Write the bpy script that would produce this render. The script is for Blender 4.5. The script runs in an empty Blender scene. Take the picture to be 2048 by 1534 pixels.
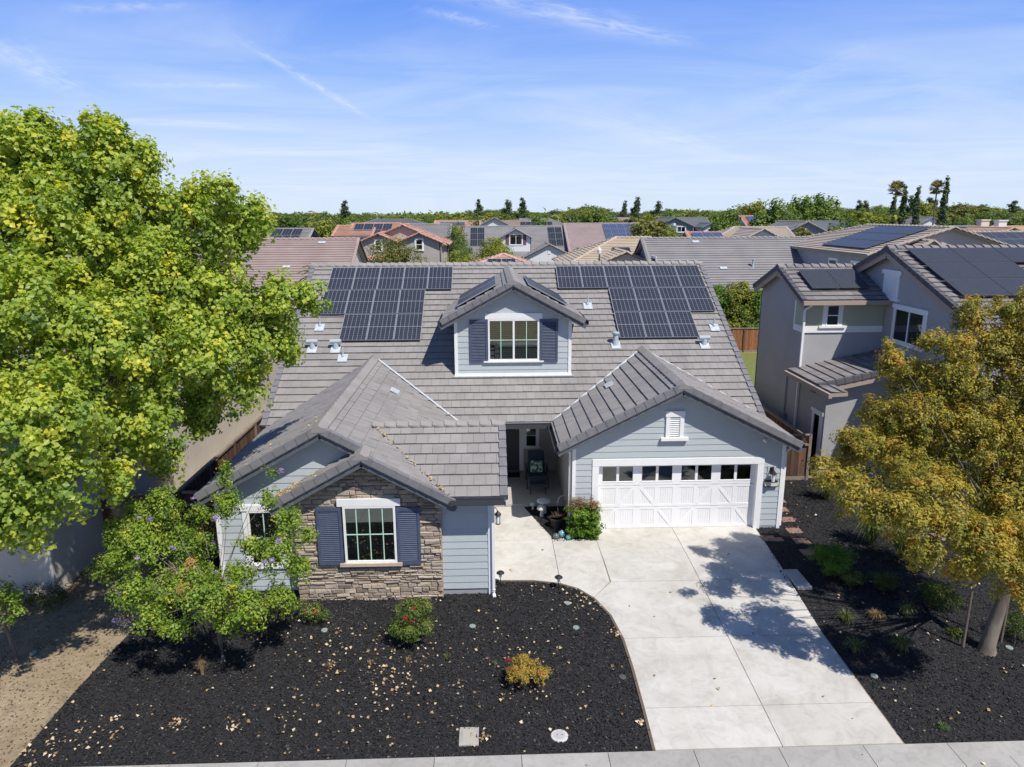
import bpy, math, random
import numpy as np
from mathutils import Vector, Matrix

# ------------------------------------------------------------------ camera
scene = bpy.context.scene
COL = scene.collection
FPX = 1419.0
PSI, PIT, RHO = math.radians(1.8), math.atan(340/1419.0), math.radians(0.26)
cF = Vector((math.sin(PSI)*math.cos(PIT), math.cos(PSI)*math.cos(PIT), -math.sin(PIT)))
cR0 = Vector((math.cos(PSI), -math.sin(PSI), 0))
cU0 = cR0.cross(cF)
cR = cR0*math.cos(RHO) - cU0*math.sin(RHO)
cU = cU0*math.cos(RHO) + cR0*math.sin(RHO)
CAM = Vector((0, 0, 9.56))
cd = bpy.data.cameras.new('camera')
cd.sensor_width = 36; cd.sensor_fit = 'HORIZONTAL'; cd.lens = FPX/2048*36
cd.clip_start = 0.1; cd.clip_end = 6000
cam = bpy.data.objects.new('camera', cd); COL.objects.link(cam)
M = Matrix((cR, cU, -cF)).transposed().to_4x4(); M.translation = CAM
cam.matrix_world = M
scene.camera = cam

def P(px, py, **k):
    """a photo pixel turned into the world point where its ray meets the plane x, y or z = value"""
    (a, v), = k.items(); i = 'xyz'.index(a)
    d = cF + cR*((px-1024)/FPX) + cU*((767-py)/FPX)
    return CAM + d*((v-CAM[i])/d[i])

# ------------------------------------------------------------------ light
SUNV = Vector((0.43, -0.56, 1.0)).normalized()
EL = math.asin(SUNV.z); AZ = math.atan2(SUNV.x, SUNV.y)
world = bpy.data.worlds.new('World'); scene.world = world; world.use_nodes = True
nt = world.node_tree; nt.nodes.clear()
def N_(t, **k):
    n = nt.nodes.new(t)
    for a, b in k.items(): setattr(n, a, b)
    return n
def Lk(a, b): nt.links.new(a, b)
def Mth(op, a, b=None, c=None, clamp=False):
    n = nt.nodes.new('ShaderNodeMath'); n.operation = op; n.use_clamp = clamp
    for i, v in enumerate((a, b, c)):
        if v is None: continue
        if isinstance(v, (int, float)): n.inputs[i].default_value = v
        else: nt.links.new(v, n.inputs[i])
    return n.outputs[0]
SKYS = 0.122
sky = N_('ShaderNodeTexSky', sky_type='NISHITA', sun_disc=False, sun_elevation=EL, sun_rotation=AZ,
         altitude=50, air_density=1.0, dust_density=0.6, ozone_density=2.2)
hsv = N_('ShaderNodeHueSaturation'); hsv.inputs['Saturation'].default_value = 1.18
hsv.inputs['Hue'].default_value = 0.517
Lk(sky.outputs[0], hsv.inputs['Color'])
tc = N_('ShaderNodeTexCoord'); sep = N_('ShaderNodeSeparateXYZ'); Lk(tc.outputs['Generated'], sep.inputs[0])
zc = Mth('MAXIMUM', sep.outputs[2], 0.02)
# deep polarised blue above, milky towards the horizon
grd = N_('ShaderNodeValToRGB'); ge = grd.color_ramp.elements
for pos, c in ((0, (5.3, 6.2, 7.6)), (.06, (4.6, 5.7, 7.65)), (.15, (2.7, 4.25, 7.6)), (.25, (1.25, 2.7, 7.3)), (.5, (.45, 1.15, 3.2))):
    el_ = ge[0] if pos == 0 else (ge[len(ge)-1] if pos == .5 else ge.new(pos)); el_.position = pos; el_.color = (c[0]/8, c[1]/8, c[2]/8, 1)
Lk(zc, grd.inputs[0])
gsc = N_('ShaderNodeVectorMath', operation='SCALE'); Lk(grd.outputs[0], gsc.inputs[0]); gsc.inputs['Scale'].default_value = 8
mg = N_('ShaderNodeMix', data_type='RGBA'); mg.inputs[0].default_value = .93; Lk(hsv.outputs[0], mg.inputs[6]); Lk(gsc.outputs[0], mg.inputs[7])
qx = Mth('DIVIDE', sep.outputs[0], Mth('ADD', zc, 0.06)); qy = Mth('DIVIDE', sep.outputs[1], Mth('ADD', zc, 0.06))
def streak(p0, p1, wid, amp, nscale, seed):
    """a cirrus wisp between two sky directions, frayed by noise"""
    def q(p):
        d = (cF + cR*((p[0]-1024)/FPX) + cU*((767-p[1])/FPX)).normalized()
        return Vector((d.x/(max(d.z, .02)+.06), d.y/(max(d.z, .02)+.06)))
    a, b = q(p0), q(p1); t = (b-a); L = t.length; t = t/L; n = Vector((-t.y, t.x))
    al = Mth('ADD', Mth('ADD', Mth('MULTIPLY', qx, t.x), Mth('MULTIPLY', qy, t.y)), -(a.x*t.x+a.y*t.y))
    ac = Mth('ADD', Mth('ADD', Mth('MULTIPLY', qx, n.x), Mth('MULTIPLY', qy, n.y)), -(a.x*n.x+a.y*n.y))
    cb = N_('ShaderNodeCombineXYZ'); Lk(Mth('MULTIPLY', al, nscale*.22/L*3), cb.inputs[0]); Lk(Mth('MULTIPLY', ac, nscale), cb.inputs[1]); cb.inputs[2].default_value = seed
    nz = N_('ShaderNodeTexNoise'); nz.inputs['Scale'].default_value = 1.0; nz.inputs['Detail'].default_value = 7; nz.inputs['Roughness'].default_value = .62; nz.inputs['Distortion'].default_value = .6
    Lk(cb.outputs[0], nz.inputs['Vector'])
    wv = Mth('ADD', ac, Mth('MULTIPLY', Mth('SUBTRACT', nz.outputs[0], .5), wid*1.6))
    g = Mth('POWER', 2.718, Mth('MULTIPLY', Mth('MULTIPLY', wv, wv), -1/(wid*wid)))
    e = Mth('SUBTRACT', Mth('DIVIDE', al, L*.5), 1.0); e = Mth('SUBTRACT', 1.0, Mth('MULTIPLY', e, e), clamp=True)
    nn = Mth('MULTIPLY', Mth('SUBTRACT', nz.outputs[0], .30), 2.2, clamp=True)
    return Mth('MULTIPLY', Mth('MULTIPLY', g, e), Mth('MULTIPLY', nn, amp))
cl = streak((430, 50), (760, 250), .035, .55, 26, 1.3)
for s in [((200, 170), (560, 172), .06, .40, 18, 4.1), ((700, -60), (1420, 100), .10, .62, 16, 7.7), ((1500, 220), (1800, 60), .10, .22, 14, 9.2),
          ((-60, 60), (170, 200), .12, .50, 14, 2.2), ((150, 320), (900, 300), .45, .48, 5, 5.5), ((1050, 190), (1500, 330), .28, .38, 6, 6.6), ((-100, 230), (620, 260), .16, .5, 9, 3.3), ((820, 10), (1000, 60), .05, .4, 20, 8.8), ((600, 330), (1300, 380), .5, .4, 4, 1.1), ((100, 20), (420, 12), .05, .35, 14, 6.1)]:
    cl = Mth('ADD', cl, streak(*s))
cbv = N_('ShaderNodeCombineXYZ'); Lk(Mth('MULTIPLY', qx, .55), cbv.inputs[0]); Lk(Mth('MULTIPLY', qy, .9), cbv.inputs[1])
nzb = N_('ShaderNodeTexNoise'); nzb.inputs['Scale'].default_value = 1.0; nzb.inputs['Detail'].default_value = 8; nzb.inputs['Roughness'].default_value = .6; nzb.inputs['Distortion'].default_value = 1.2
Lk(cbv.outputs[0], nzb.inputs['Vector'])
veil = Mth('MULTIPLY', Mth('SUBTRACT', nzb.outputs[0], .38), 2.3, clamp=True)
lowm = Mth('SUBTRACT', 1.0, Mth('MULTIPLY', Mth('MAXIMUM', sep.outputs[2], 0), 2.6), clamp=True)
cl = Mth('ADD', cl, Mth('MULTIPLY', veil, Mth('MULTIPLY', lowm, .62)), clamp=True)
mx = N_('ShaderNodeMix', data_type='RGBA'); Lk(Mth('MINIMUM', cl, .8), mx.inputs[0]); Lk(mg.outputs[2], mx.inputs[6]); mx.inputs[7].default_value = (6.4, 6.9, 7.7, 1)
bg = N_('ShaderNodeBackground'); bg.inputs['Strength'].default_value = SKYS; Lk(mx.outputs[2], bg.inputs['Color'])
wo = N_('ShaderNodeOutputWorld'); Lk(bg.outputs[0], wo.inputs[0])

sd = bpy.data.lights.new('sun', 'SUN'); sd.energy = 4.9; sd.angle = math.radians(.55); sd.color = (1, .955, .88)
so = bpy.data.objects.new('sun', sd); COL.objects.link(so)
so.rotation_euler = SUNV.to_track_quat('Z', 'Y').to_euler(); so.location = (10, -20, 60)
scene.view_settings.view_transform = 'Standard'; scene.view_settings.look = 'None'
scene.view_settings.exposure = 0.12; scene.view_settings.gamma = 1
scene.render.engine = 'CYCLES'
scene.cycles.max_bounces = 6; scene.cycles.transparent_max_bounces = 12
scene.cycles.use_denoising = True

random.seed(7); RNG = np.random.default_rng(11)

# ------------------------------------------------------------------ materials
MATS = {}
def mat(name, col, rough=.8, col2=None, nscale=6, ndet=4, nmix=1.0, bump=0, bscale=None, rnd=None, spec=.3, coord='Object', stretch=None, wave=None, metal=0, stain=None, ramp=(.35, .65)):
    """principled material: base colour mixed with a second by noise; rnd = how strongly the per-face number shifts it"""
    if name in MATS: return MATS[name]
    m = bpy.data.materials.new(name); m.use_nodes = True; t = m.node_tree; b = t.nodes['Principled BSDF']
    b.inputs['Roughness'].default_value = rough; b.inputs['Specular IOR Level'].default_value = spec; b.inputs['Metallic'].default_value = metal
    def nd(ty, **k):
        n = t.nodes.new(ty)
        for a, c in k.items(): setattr(n, a, c)
        return n
    tcn = nd('ShaderNodeTexCoord'); vec = tcn.outputs[coord]
    if stretch:
        mp = nd('ShaderNodeMapping'); mp.inputs['Scale'].default_value = stretch; t.links.new(vec, mp.inputs[0]); vec = mp.outputs[0]
    out = None
    if col2 is not None:
        nz = nd('ShaderNodeTexNoise'); nz.inputs['Scale'].default_value = nscale; nz.inputs['Detail'].default_value = ndet; nz.inputs['Roughness'].default_value = .6
        t.links.new(vec, nz.inputs['Vector'])
        mr = nd('ShaderNodeMapRange'); mr.inputs[1].default_value = ramp[0]; mr.inputs[2].default_value = ramp[1]; mr.inputs[4].default_value = nmix; t.links.new(nz.outputs[0], mr.inputs[0])
        mi = nd('ShaderNodeMix', data_type='RGBA'); mi.inputs[6].default_value = (*col, 1); mi.inputs[7].default_value = (*col2, 1); t.links.new(mr.outputs[0], mi.inputs[0]); out = mi.outputs[2]
    for stain in ([] if not stain else (stain if isinstance(stain, list) else [stain])):
        nz = nd('ShaderNodeTexNoise'); nz.inputs['Scale'].default_value = stain[1]; nz.inputs['Detail'].default_value = 8; nz.inputs['Roughness'].default_value = .7; nz.inputs['Distortion'].default_value = 1.0
        t.links.new(vec, nz.inputs['Vector'])
        mr = nd('ShaderNodeMapRange'); mr.inputs[1].default_value = .48; mr.inputs[2].default_value = .68; mr.inputs[4].default_value = stain[2]; t.links.new(nz.outputs[0], mr.inputs[0])
        mi = nd('ShaderNodeMix', data_type='RGBA'); mi.inputs[7].default_value = (*stain[0], 1); t.links.new(mr.outputs[0], mi.inputs[0])
        if out: t.links.new(out, mi.inputs[6])
        else: mi.inputs[6].default_value = (*col, 1)
        out = mi.outputs[2]
    if rnd:
        at = nd('ShaderNodeAttribute', attribute_name='rnd')
        mr = nd('ShaderNodeMapRange'); mr.inputs[3].default_value = 1-rnd; mr.inputs[4].default_value = 1+rnd; t.links.new(at.outputs['Fac'], mr.inputs[0])
        ml = nd('ShaderNodeMix', data_type='RGBA', blend_type='MULTIPLY'); ml.inputs[0].default_value = 1
        if out: t.links.new(out, ml.inputs[6])
        else: ml.inputs[6].default_value = (*col, 1)
        t.links.new(mr.outputs[0], ml.inputs[7]); out = ml.outputs[2]
    if out: t.links.new(out, b.inputs['Base Color'])
    else: b.inputs['Base Color'].default_value = (*col, 1)
    if bump:
        nz = nd('ShaderNodeTexNoise'); nz.inputs['Scale'].default_value = bscale or nscale*4; nz.inputs['Detail'].default_value = 5; t.links.new(vec, nz.inputs['Vector'])
        h = nz.outputs[0]
        if wave:
            wv = nd('ShaderNodeTexWave', bands_direction=wave[0]); wv.inputs['Scale'].default_value = wave[1]; t.links.new(tcn.outputs['Object'], wv.inputs['Vector'])
            pw = nd('ShaderNodeMath', operation='POWER'); t.links.new(wv.outputs['Fac'], pw.inputs[0]); pw.inputs[1].default_value = .3; h = pw.outputs[0]
        bp = nd('ShaderNodeBump'); bp.inputs['Strength'].default_value = bump; bp.inputs['Distance'].default_value = .02; t.links.new(h, bp.inputs['Height']); t.links.new(bp.outputs[0], b.inputs['Normal'])
    MATS[name] = m; return m

def ramp_mat(name, stops, rough=.7, trans=0.0, spec=.25, bump=0, bscale=30, tint=None):
    """colour picked along a ramp by the per-face number; trans = share of light let through (leaves)"""
    if name in MATS: return MATS[name]
    m = bpy.data.materials.new(name); m.use_nodes = True; t = m.node_tree; b = t.nodes['Principled BSDF']; o = t.nodes['Material Output']
    b.inputs['Roughness'].default_value = rough; b.inputs['Specular IOR Level'].default_value = spec
    at = t.nodes.new('ShaderNodeAttribute'); at.attribute_name = 'rnd'
    cr = t.nodes.new('ShaderNodeValToRGB'); el = cr.color_ramp.elements
    while len(el) < len(stops): el.new(.5)
    for e, (p, c) in zip(el, stops): e.position = p; e.color = (*c, 1)
    t.links.new(at.outputs['Fac'], cr.inputs[0]); colo = cr.outputs[0]
    if bump:
        tcn = t.nodes.new('ShaderNodeTexCoord'); nz = t.nodes.new('ShaderNodeTexNoise'); nz.inputs['Scale'].default_value = bscale; nz.inputs['Detail'].default_value = 6
        t.links.new(tcn.outputs['Object'], nz.inputs['Vector'])
        mr = t.nodes.new('ShaderNodeMapRange'); mr.inputs[3].default_value = .62; mr.inputs[4].default_value = 1.38; t.links.new(nz.outputs[0], mr.inputs[0])
        ml = t.nodes.new('ShaderNodeMix'); ml.data_type = 'RGBA'; ml.blend_type = 'MULTIPLY'; ml.inputs[0].default_value = 1; t.links.new(colo, ml.inputs[6]); t.links.new(mr.outputs[0], ml.inputs[7]); colo = ml.outputs[2]
        bp = t.nodes.new('ShaderNodeBump'); bp.inputs['Strength'].default_value = bump; bp.inputs['Distance'].default_value = .03; t.links.new(nz.outputs[0], bp.inputs['Height']); t.links.new(bp.outputs[0], b.inputs['Normal'])
    t.links.new(colo, b.inputs['Base Color'])
    if trans:
        tr = t.nodes.new('ShaderNodeBsdfTranslucent'); g = t.nodes.new('ShaderNodeMix'); g.data_type = 'RGBA'; g.blend_type = 'MULTIPLY'; g.inputs[0].default_value = 1
        g.inputs[7].default_value = (*(tint or (1.5, 1.5, .55)), 1); t.links.new(colo, g.inputs[6]); t.links.new(g.outputs[2], tr.inputs[0])
        ms = t.nodes.new('ShaderNodeMixShader'); ms.inputs[0].default_value = trans
        t.links.new(b.outputs[0], ms.inputs[1]); t.links.new(tr.outputs[0], ms.inputs[2]); t.links.new(ms.outputs[0], o.inputs[0])
    MATS[name] = m; return m

def glass_mat(name, tint, see=.5, rough=.02):
    if name in MATS: return MATS[name]
    m = bpy.data.materials.new(name); m.use_nodes = True; t = m.node_tree; t.nodes.remove(t.nodes['Principled BSDF']); o = t.nodes['Material Output']
    tr = t.nodes.new('ShaderNodeBsdfTransparent'); tr.inputs[0].default_value = (tint[0], tint[1], tint[2], 1)
    gl = t.nodes.new('ShaderNodeBsdfGlossy'); gl.inputs['Roughness'].default_value = rough; gl.inputs[0].default_value = (.9, .95, .93, 1)
    fr = t.nodes.new('ShaderNodeFresnel'); fr.inputs[0].default_value = 1.55
    mr = t.nodes.new('ShaderNodeMath'); mr.operation = 'MAXIMUM'; t.links.new(fr.outputs[0], mr.inputs[0]); mr.inputs[1].default_value = 1-see
    ms = t.nodes.new('ShaderNodeMixShader'); t.links.new(mr.outputs[0], ms.inputs[0]); t.links.new(tr.outputs[0], ms.inputs[1]); t.links.new(gl.outputs[0], ms.inputs[2]); t.links.new(ms.outputs[0], o.inputs[0])
    MATS[name] = m; return m

siding = mat('lap_siding_grey_blue', (.425, .468, .482), .65, (.45, .488, .498), 3, bump=.15, bscale=60, stretch=(1, 1, 8), rnd=.035)
white = mat('white_trim', (.80, .80, .79), .5, (.74, .735, .72), 5, nmix=.6)
doorw = mat('white_garage_door', (.80, .79, .78), .45, (.74, .73, .71), 2, nmix=.6)
doorbead = mat('white_beadboard', (.76, .755, .74), .5, bump=.8, bscale=5, wave=('X', 7.0))
navy = mat('navy_shutter', (.060, .080, .135), .5, (.08, .10, .155), 8)
fascia = mat('dark_fascia', (.085, .095, .115), .6, (.12, .13, .15), 5)
gutterm = mat('charcoal_gutter', (.05, .055, .065), .4)
stucco = mat('taupe_stucco', (.36, .345, .325), .9, (.40, .385, .36), 2, bump=.35, bscale=70)
stuccoL = mat('beige_stucco', (.56, .52, .46), .9, (.50, .465, .41), 1.2, bump=.3, bscale=70)
stuccoR = mat('grey_stucco', (.40, .395, .395), .9, (.355, .352, .355), .6, 7, bump=.7, bscale=45, stain=[((.31, .305, .305), .45, .5)])
soffit = mat('soffit_board', (.30, .29, .28), .8)
tile = mat('grey_concrete_tile', (.250, .232, .220), .85, (.285, .266, .252), .9, 7, rnd=.06, bump=.12, bscale=50, stain=[((.195, .187, .182), .7, .5), ((.33, .31, .29), 2.6, .28)])
tileedge = mat('charcoal_rake_tile', (.165, .16, .17), .8, (.20, .195, .205), 4, rnd=.07, bump=.1, bscale=40)
metalw = mat('pale_flashing', (.62, .66, .68), .4, (.5, .53, .55), 9, metal=.2)
galv = mat('painted_vent_metal', (.36, .42, .45), .5, (.42, .48, .50), 9)
black = mat('black_metal', (.02, .02, .022), .45)
lampglass = mat('lamp_glass', (.75, .78, .76), .15, spec=.6)
glass = glass_mat('window_glass', (.46, .60, .53), .82)
glassd = glass_mat('dark_window_glass', (.22, .25, .25), .86)
panelglass = None
dirt = mat('sandy_dirt', (.235, .175, .105), .95, (.33, .26, .165), .8, 10, bump=.9, bscale=14, stain=[((.14, .105, .072), 1.6, .8), ((.36, .30, .22), 6, .5)])
woodf = mat('weathered_redwood', (.15, .075, .042), .85, (.075, .055, .045), 3, stretch=(3, 3, .6), rnd=.35, bump=.3, bscale=20)
woodt = mat('grey_wood_rail', (.20, .155, .12), .85, (.27, .22, .18), 4, bump=.2)
bark = mat('pale_bark', (.20, .17, .14), .9, (.11, .09, .07), 5, stretch=(1, 1, .25), bump=.6, bscale=14)
barkd = mat('brown_bark', (.13, .10, .075), .9, (.21, .165, .125), 5, stretch=(1, 1, .3), bump=.6, bscale=16)
conc = mat('pale_driveway_concrete', (.50, .472, .42), .85, (.56, .535, .485), .7, 9, nmix=1, rnd=.05, bump=.12, bscale=30, stain=[((.38, .345, .29), .9, .6), ((.25, .235, .21), 2.3, .33), ((.66, .64, .60), .55, .5)])
concg = mat('grey_sidewalk_concrete', (.36, .345, .318), .88, (.41, .395, .365), 1.2, 9, rnd=.06, bump=.15, bscale=30, stain=[((.30, .28, .25), 1.5, .5), ((.20, .19, .17), 5.0, .35)])
asph = mat('street_asphalt', (.055, .055, .055), .9, (.075, .073, .07), 3, 8, bump=.3, bscale=60)

# ------------------------------------------------------------------ mesh building
class MB:
    def __init__(s, auto=False): s.v = []; s.f = []; s.mi = []; s.rn = []; s.marks = []; s.auto = auto
    def mark(s):
        if not s.marks or s.marks[-1] != (len(s.v), len(s.f)): s.marks.append((len(s.v), len(s.f)))
    def face(s, pts, mi=0, rn=.5):
        i = len(s.v); s.v.extend([tuple(p) for p in pts]); s.f.append(tuple(range(i, i+len(pts)))); s.mi.append(mi); s.rn.append(rn)
    def hexa(s, c, mi=0, rn=.5):
        """8 corners: bottom 0-3, top 4-7"""
        i = len(s.v); s.v.extend([tuple(p) for p in c])
        for q in ((0, 3, 2, 1), (4, 5, 6, 7), (0, 1, 5, 4), (1, 2, 6, 5), (2, 3, 7, 6), (3, 0, 4, 7)):
            s.f.append(tuple(i+k for k in q)); s.mi.append(mi); s.rn.append(rn)
    def box(s, x0, x1, y0, y1, z0, z1, mi=0, rn=.5):
        s.hexa([(x0, y0, z0), (x1, y0, z0), (x1, y1, z0), (x0, y1, z0), (x0, y0, z1), (x1, y0, z1), (x1, y1, z1), (x0, y1, z1)], mi, rn)
    def obox(s, o, a, b, c, mi=0, rn=.5):
        """box from corner o along three edge vectors"""
        o = Vector(o); a = Vector(a); b = Vector(b); c = Vector(c)
        s.hexa([o, o+a, o+a+b, o+b, o+c, o+a+c, o+a+b+c, o+b+c], mi, rn)
    def lb(s, fr, u0, u1, z0, z1, n0, n1, mi=0, rn=.5):
        o, U, N = fr; Z = Vector((0, 0, 1))
        s.obox(o+U*u0+N*n0+Z*z0, U*(u1-u0), N*(n1-n0), Z*(z1-z0), mi, rn)
    def bar(s, p, q, w, h, mi=0, rn=.5, up=(0, 0, 1)):
        p = Vector(p); q = Vector(q); d = q-p; sd_ = d.cross(Vector(up))
        if sd_.length < 1e-6: sd_ = Vector((1, 0, 0))
        sd_.normalize(); u = sd_.cross(d).normalized()
        s.obox(p-sd_*w/2-u*h/2, d, sd_*w, u*h, mi, rn)
    def tube(s, pts, rad, n=8, mi=0, cap=True, rn=.5):
        pts = [Vector(p) for p in pts]; base = len(s.v)
        for i, p in enumerate(pts):
            d = (pts[min(i+1, len(pts)-1)]-pts[max(i-1, 0)]).normalized()
            a = d.cross(Vector((0, 0, 1)));
            if a.length < .05: a = d.cross(Vector((0, 1, 0)))
            a.normalize(); b = d.cross(a).normalized(); r = rad[i] if hasattr(rad, '__len__') else rad
            for k in range(n):
                t = 2*math.pi*k/n; s.v.append(tuple(p+a*(r*math.cos(t))+b*(r*math.sin(t))))
        for i in range(len(pts)-1):
            for k in range(n):
                A = base+i*n+k; B = base+i*n+(k+1) % n
                s.f.append((A, B, B+n, A+n)); s.mi.append(mi); s.rn.append(rn)
        if cap:
            s.f.append(tuple(base+k for k in range(n))); s.mi.append(mi); s.rn.append(rn)
            e = base+(len(pts)-1)*n; s.f.append(tuple(e+k for k in reversed(range(n)))); s.mi.append(mi); s.rn.append(rn)
    def lathe(s, o, prof, n=16, mi=0, rn=.5):
        s.tube([Vector(o)+Vector((0, 0, z)) for r, z in prof], [max(r, .0005) for r, z in prof], n, mi, True, rn)
    def extend(s, o):
        i = len(s.v); s.v += o.v; s.f += [tuple(i+k for k in q) for q in o.f]; s.mi += o.mi; s.rn += o.rn
    def build(s, name, mats, parent=None, smooth=False, bevel=0):
        if len(s.marks) > 1:
            m = [(0, 0)]+s.marks[1:]+[(len(s.v), len(s.f))]; o = None
            for (v0, f0), (v1, f1) in zip(m[:-1], m[1:]):
                if f1 <= f0: continue
                q = MB(); q.v = s.v[v0:v1]; q.f = [tuple(i-v0 for i in f) for f in s.f[f0:f1]]; q.mi = s.mi[f0:f1]; q.rn = s.rn[f0:f1]
                o = q.build(name, mats, parent, smooth, bevel)
            return o
        me = bpy.data.meshes.new(name); me.from_pydata(s.v, [], s.f)
        ms = mats if isinstance(mats, (list, tuple)) else [mats]
        for m in ms: me.materials.append(m)
        me.polygons.foreach_set('material_index', s.mi)
        a = me.attributes.new('rnd', 'FLOAT', 'FACE'); a.data.foreach_set('value', s.rn)
        if smooth: me.polygons.foreach_set('use_smooth', [True]*len(s.f))
        me.update(); o = bpy.data.objects.new(name, me); COL.objects.link(o)
        if parent:
            o.parent = parent
            w = Vector((0, 0, 0)); p = parent
            while p: w += Vector(p.location); p = p.parent
            o.location = -w if not parent.get('local') else (0, 0, 0)
        if bevel:
            b = o.modifiers.new('bevel', 'BEVEL'); b.width = bevel; b.segments = 2; b.limit_method = 'ANGLE'
        return o

def thing(name, label, cat, loc=(0, 0, 0), group=None, local=False):
    o = bpy.data.objects.new(name, None); COL.objects.link(o); o.location = loc; o.empty_display_size = .2
    o['label'] = label; o['category'] = cat
    if group: o['group'] = group
    if local: o['local'] = 1
    return o
def tag(o, label=None, cat=None, group=None, kind=None):
    if label: o['label'] = label
    if cat: o['category'] = cat
    if group: o['group'] = group
    if kind: o['kind'] = kind
    return o
def copy_thing(src, loc, rz=0, sc=1, label=None, group=None, scz=None):
    r = src.copy(); COL.objects.link(r); r.location = loc; r.rotation_euler = (0, 0, rz); r.scale = (sc, sc, scz or sc)
    if label: r['label'] = label
    if group: r['group'] = group
    for ch in src.children:
        c = ch.copy(); COL.objects.link(c); c.parent = r
        for g in ch.children:
            d = g.copy(); COL.objects.link(d); d.parent = c
    return r

def clip(poly, a, b, c):
    """keep the side of a 2-D polygon where a*u + b*v >= c"""
    out = []; n = len(poly)
    for i in range(n):
        p = poly[i]; q = poly[(i+1) % n]; dp = a*p[0]+b*p[1]-c; dq = a*q[0]+b*q[1]-c
        if dp >= 0: out.append(p)
        if (dp >= 0) != (dq >= 0):
            t = dp/(dp-dq); out.append((p[0]+(q[0]-p[0])*t, p[1]+(q[1]-p[1])*t))
    return out
def area(p): return abs(sum(p[i][0]*p[(i+1) % len(p)][1]-p[(i+1) % len(p)][0]*p[i][1] for i in range(len(p))))/2
def lap(mb, poly, O, U, V, N, step, lift, wid=None, mi=0, v0=0.0, jit=0.0, rnd=True, slot=0.0):
    """overlapping courses over a plane: V runs down the courses, each lower edge stands out by lift; wid splits courses into staggered tiles"""
    O = Vector(O); U = Vector(U); V = Vector(V); N = Vector(N)
    vs = [p[1] for p in poly]; k0 = math.floor((min(vs)-v0)/step+1e-6); k1 = math.ceil((max(vs)-v0)/step-1e-6)
    for k in range(k0, k1):
        va, vb = v0+k*step, v0+(k+1)*step
        st = clip(clip(poly, 0, 1, va), 0, -1, -vb)
        if len(st) < 3 or area(st) < 1e-5: continue
        cells = []
        if wid:
            us = [p[0] for p in st]; off = (k % 2)*wid*.5 + (random.random()-.5)*.04
            j0 = math.floor((min(us)-off)/wid); j1 = math.ceil((max(us)-off)/wid)
            for j in range(j0, j1):
                c = clip(clip(st, 1, 0, off+j*wid+.003), -1, 0, -(off+(j+1)*wid-.003))
                if len(c) >= 3 and area(c) > 1e-5: cells.append((c, random.random()))
        else: cells = [(st, random.random() if rnd else .5)]
        for c, r in cells:
            dj = (random.random()-.5)*jit
            def pt(p, e=0): return O+U*p[0]+V*p[1]+N*(lift*(p[1]-va)/step+dj*(p[1]-va)/step+e)
            mb.face([pt(p) for p in c], mi, r)
            for i in range(len(c)):
                p, q = c[i], c[(i+1) % len(c)]
                if abs(p[1]-vb) < 1e-5 and abs(q[1]-vb) < 1e-5:
                    e0, e1 = pt(p), pt(q); g0, g1 = O+U*q[0]+V*q[1]+N*lift*slot, O+U*p[0]+V*p[1]+N*lift*slot; mb.face([e0, e1, g0, g1], mi, r*.8)
def slab(mb, poly, O, U, V, N, n0, n1, mi=0):
    O = Vector(O); U = Vector(U); V = Vector(V); N = Vector(N)
    a = [O+U*p[0]+V*p[1]+N*n0 for p in poly]; b = [O+U*p[0]+V*p[1]+N*n1 for p in poly]
    mb.face(a, mi); mb.face(b, mi)
    for i in range(len(poly)):
        j = (i+1) % len(poly); mb.face([a[i], a[j], b[j], b[i]], mi)
def holes(poly, hs):
    """split a convex (u,z) wall polygon into convex pieces around rectangular openings"""
    cuts = sorted(set([-1e3, 1e3]+[h[0] for h in hs]+[h[1] for h in hs])); out = []
    for a, b in zip(cuts[:-1], cuts[1:]):
        st = clip(clip(poly, 1, 0, a), -1, 0, -b)
        if len(st) < 3: continue
        hh = sorted([h for h in hs if h[0] <= a+1e-6 and h[1] >= b-1e-6], key=lambda h: h[2])
        lo = -1e3
        for h in hh:
            p = clip(clip(st, 0, 1, lo), 0, -1, -h[2]); lo = h[3]
            if len(p) >= 3 and area(p) > 1e-4: out.append(p)
        p = clip(st, 0, 1, lo)
        if len(p) >= 3 and area(p) > 1e-4: out.append(p)
    return out
def FR(y): return (Vector((0, y, 0)), Vector((1, 0, 0)), Vector((0, -1, 0)))      # wall facing the street
def WR(x): return (Vector((x, 0, 0)), Vector((0, 1, 0)), Vector((-1, 0, 0)))      # wall facing left
def ER(x): return (Vector((x, 0, 0)), Vector((0, 1, 0)), Vector((1, 0, 0)))       # wall facing right
def siding_wall(mb, fr, poly, hs=(), step=.19, lift=.014, top=6.0, mi=0):
    if mb.auto: mb.mark()
    o, U, N = fr
    for p in holes(poly, list(hs)):
        lap(mb, [(u, top-z) for u, z in p], o+Vector((0, 0, top)), U, Vector((0, 0, -1)), N, step, lift, mi=mi)
def flat_wall(mb, fr, poly, hs=(), th=.12, mi=0):
    if mb.auto: mb.mark()
    o, U, N = fr
    Z = Vector((0, 0, 1))
    for p in holes(poly, list(hs)):
        mb.face([o+U*q[0]+Z*q[1] for q in p], mi); mb.face([o+U*q[0]+Z*q[1]-N*th for q in p], mi)
    for h in hs:                                    # reveals round each opening
        c = [(h[0], h[2]), (h[1], h[2]), (h[1], h[3]), (h[0], h[3])]
        for i in range(4):
            a, b = c[i], c[(i+1) % 4]; mb.face([o+U*a[0]+Z*a[1], o+U*b[0]+Z*b[1], o+U*b[0]+Z*b[1]-N*th, o+U*a[0]+Z*a[1]-N*th], mi)

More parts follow.
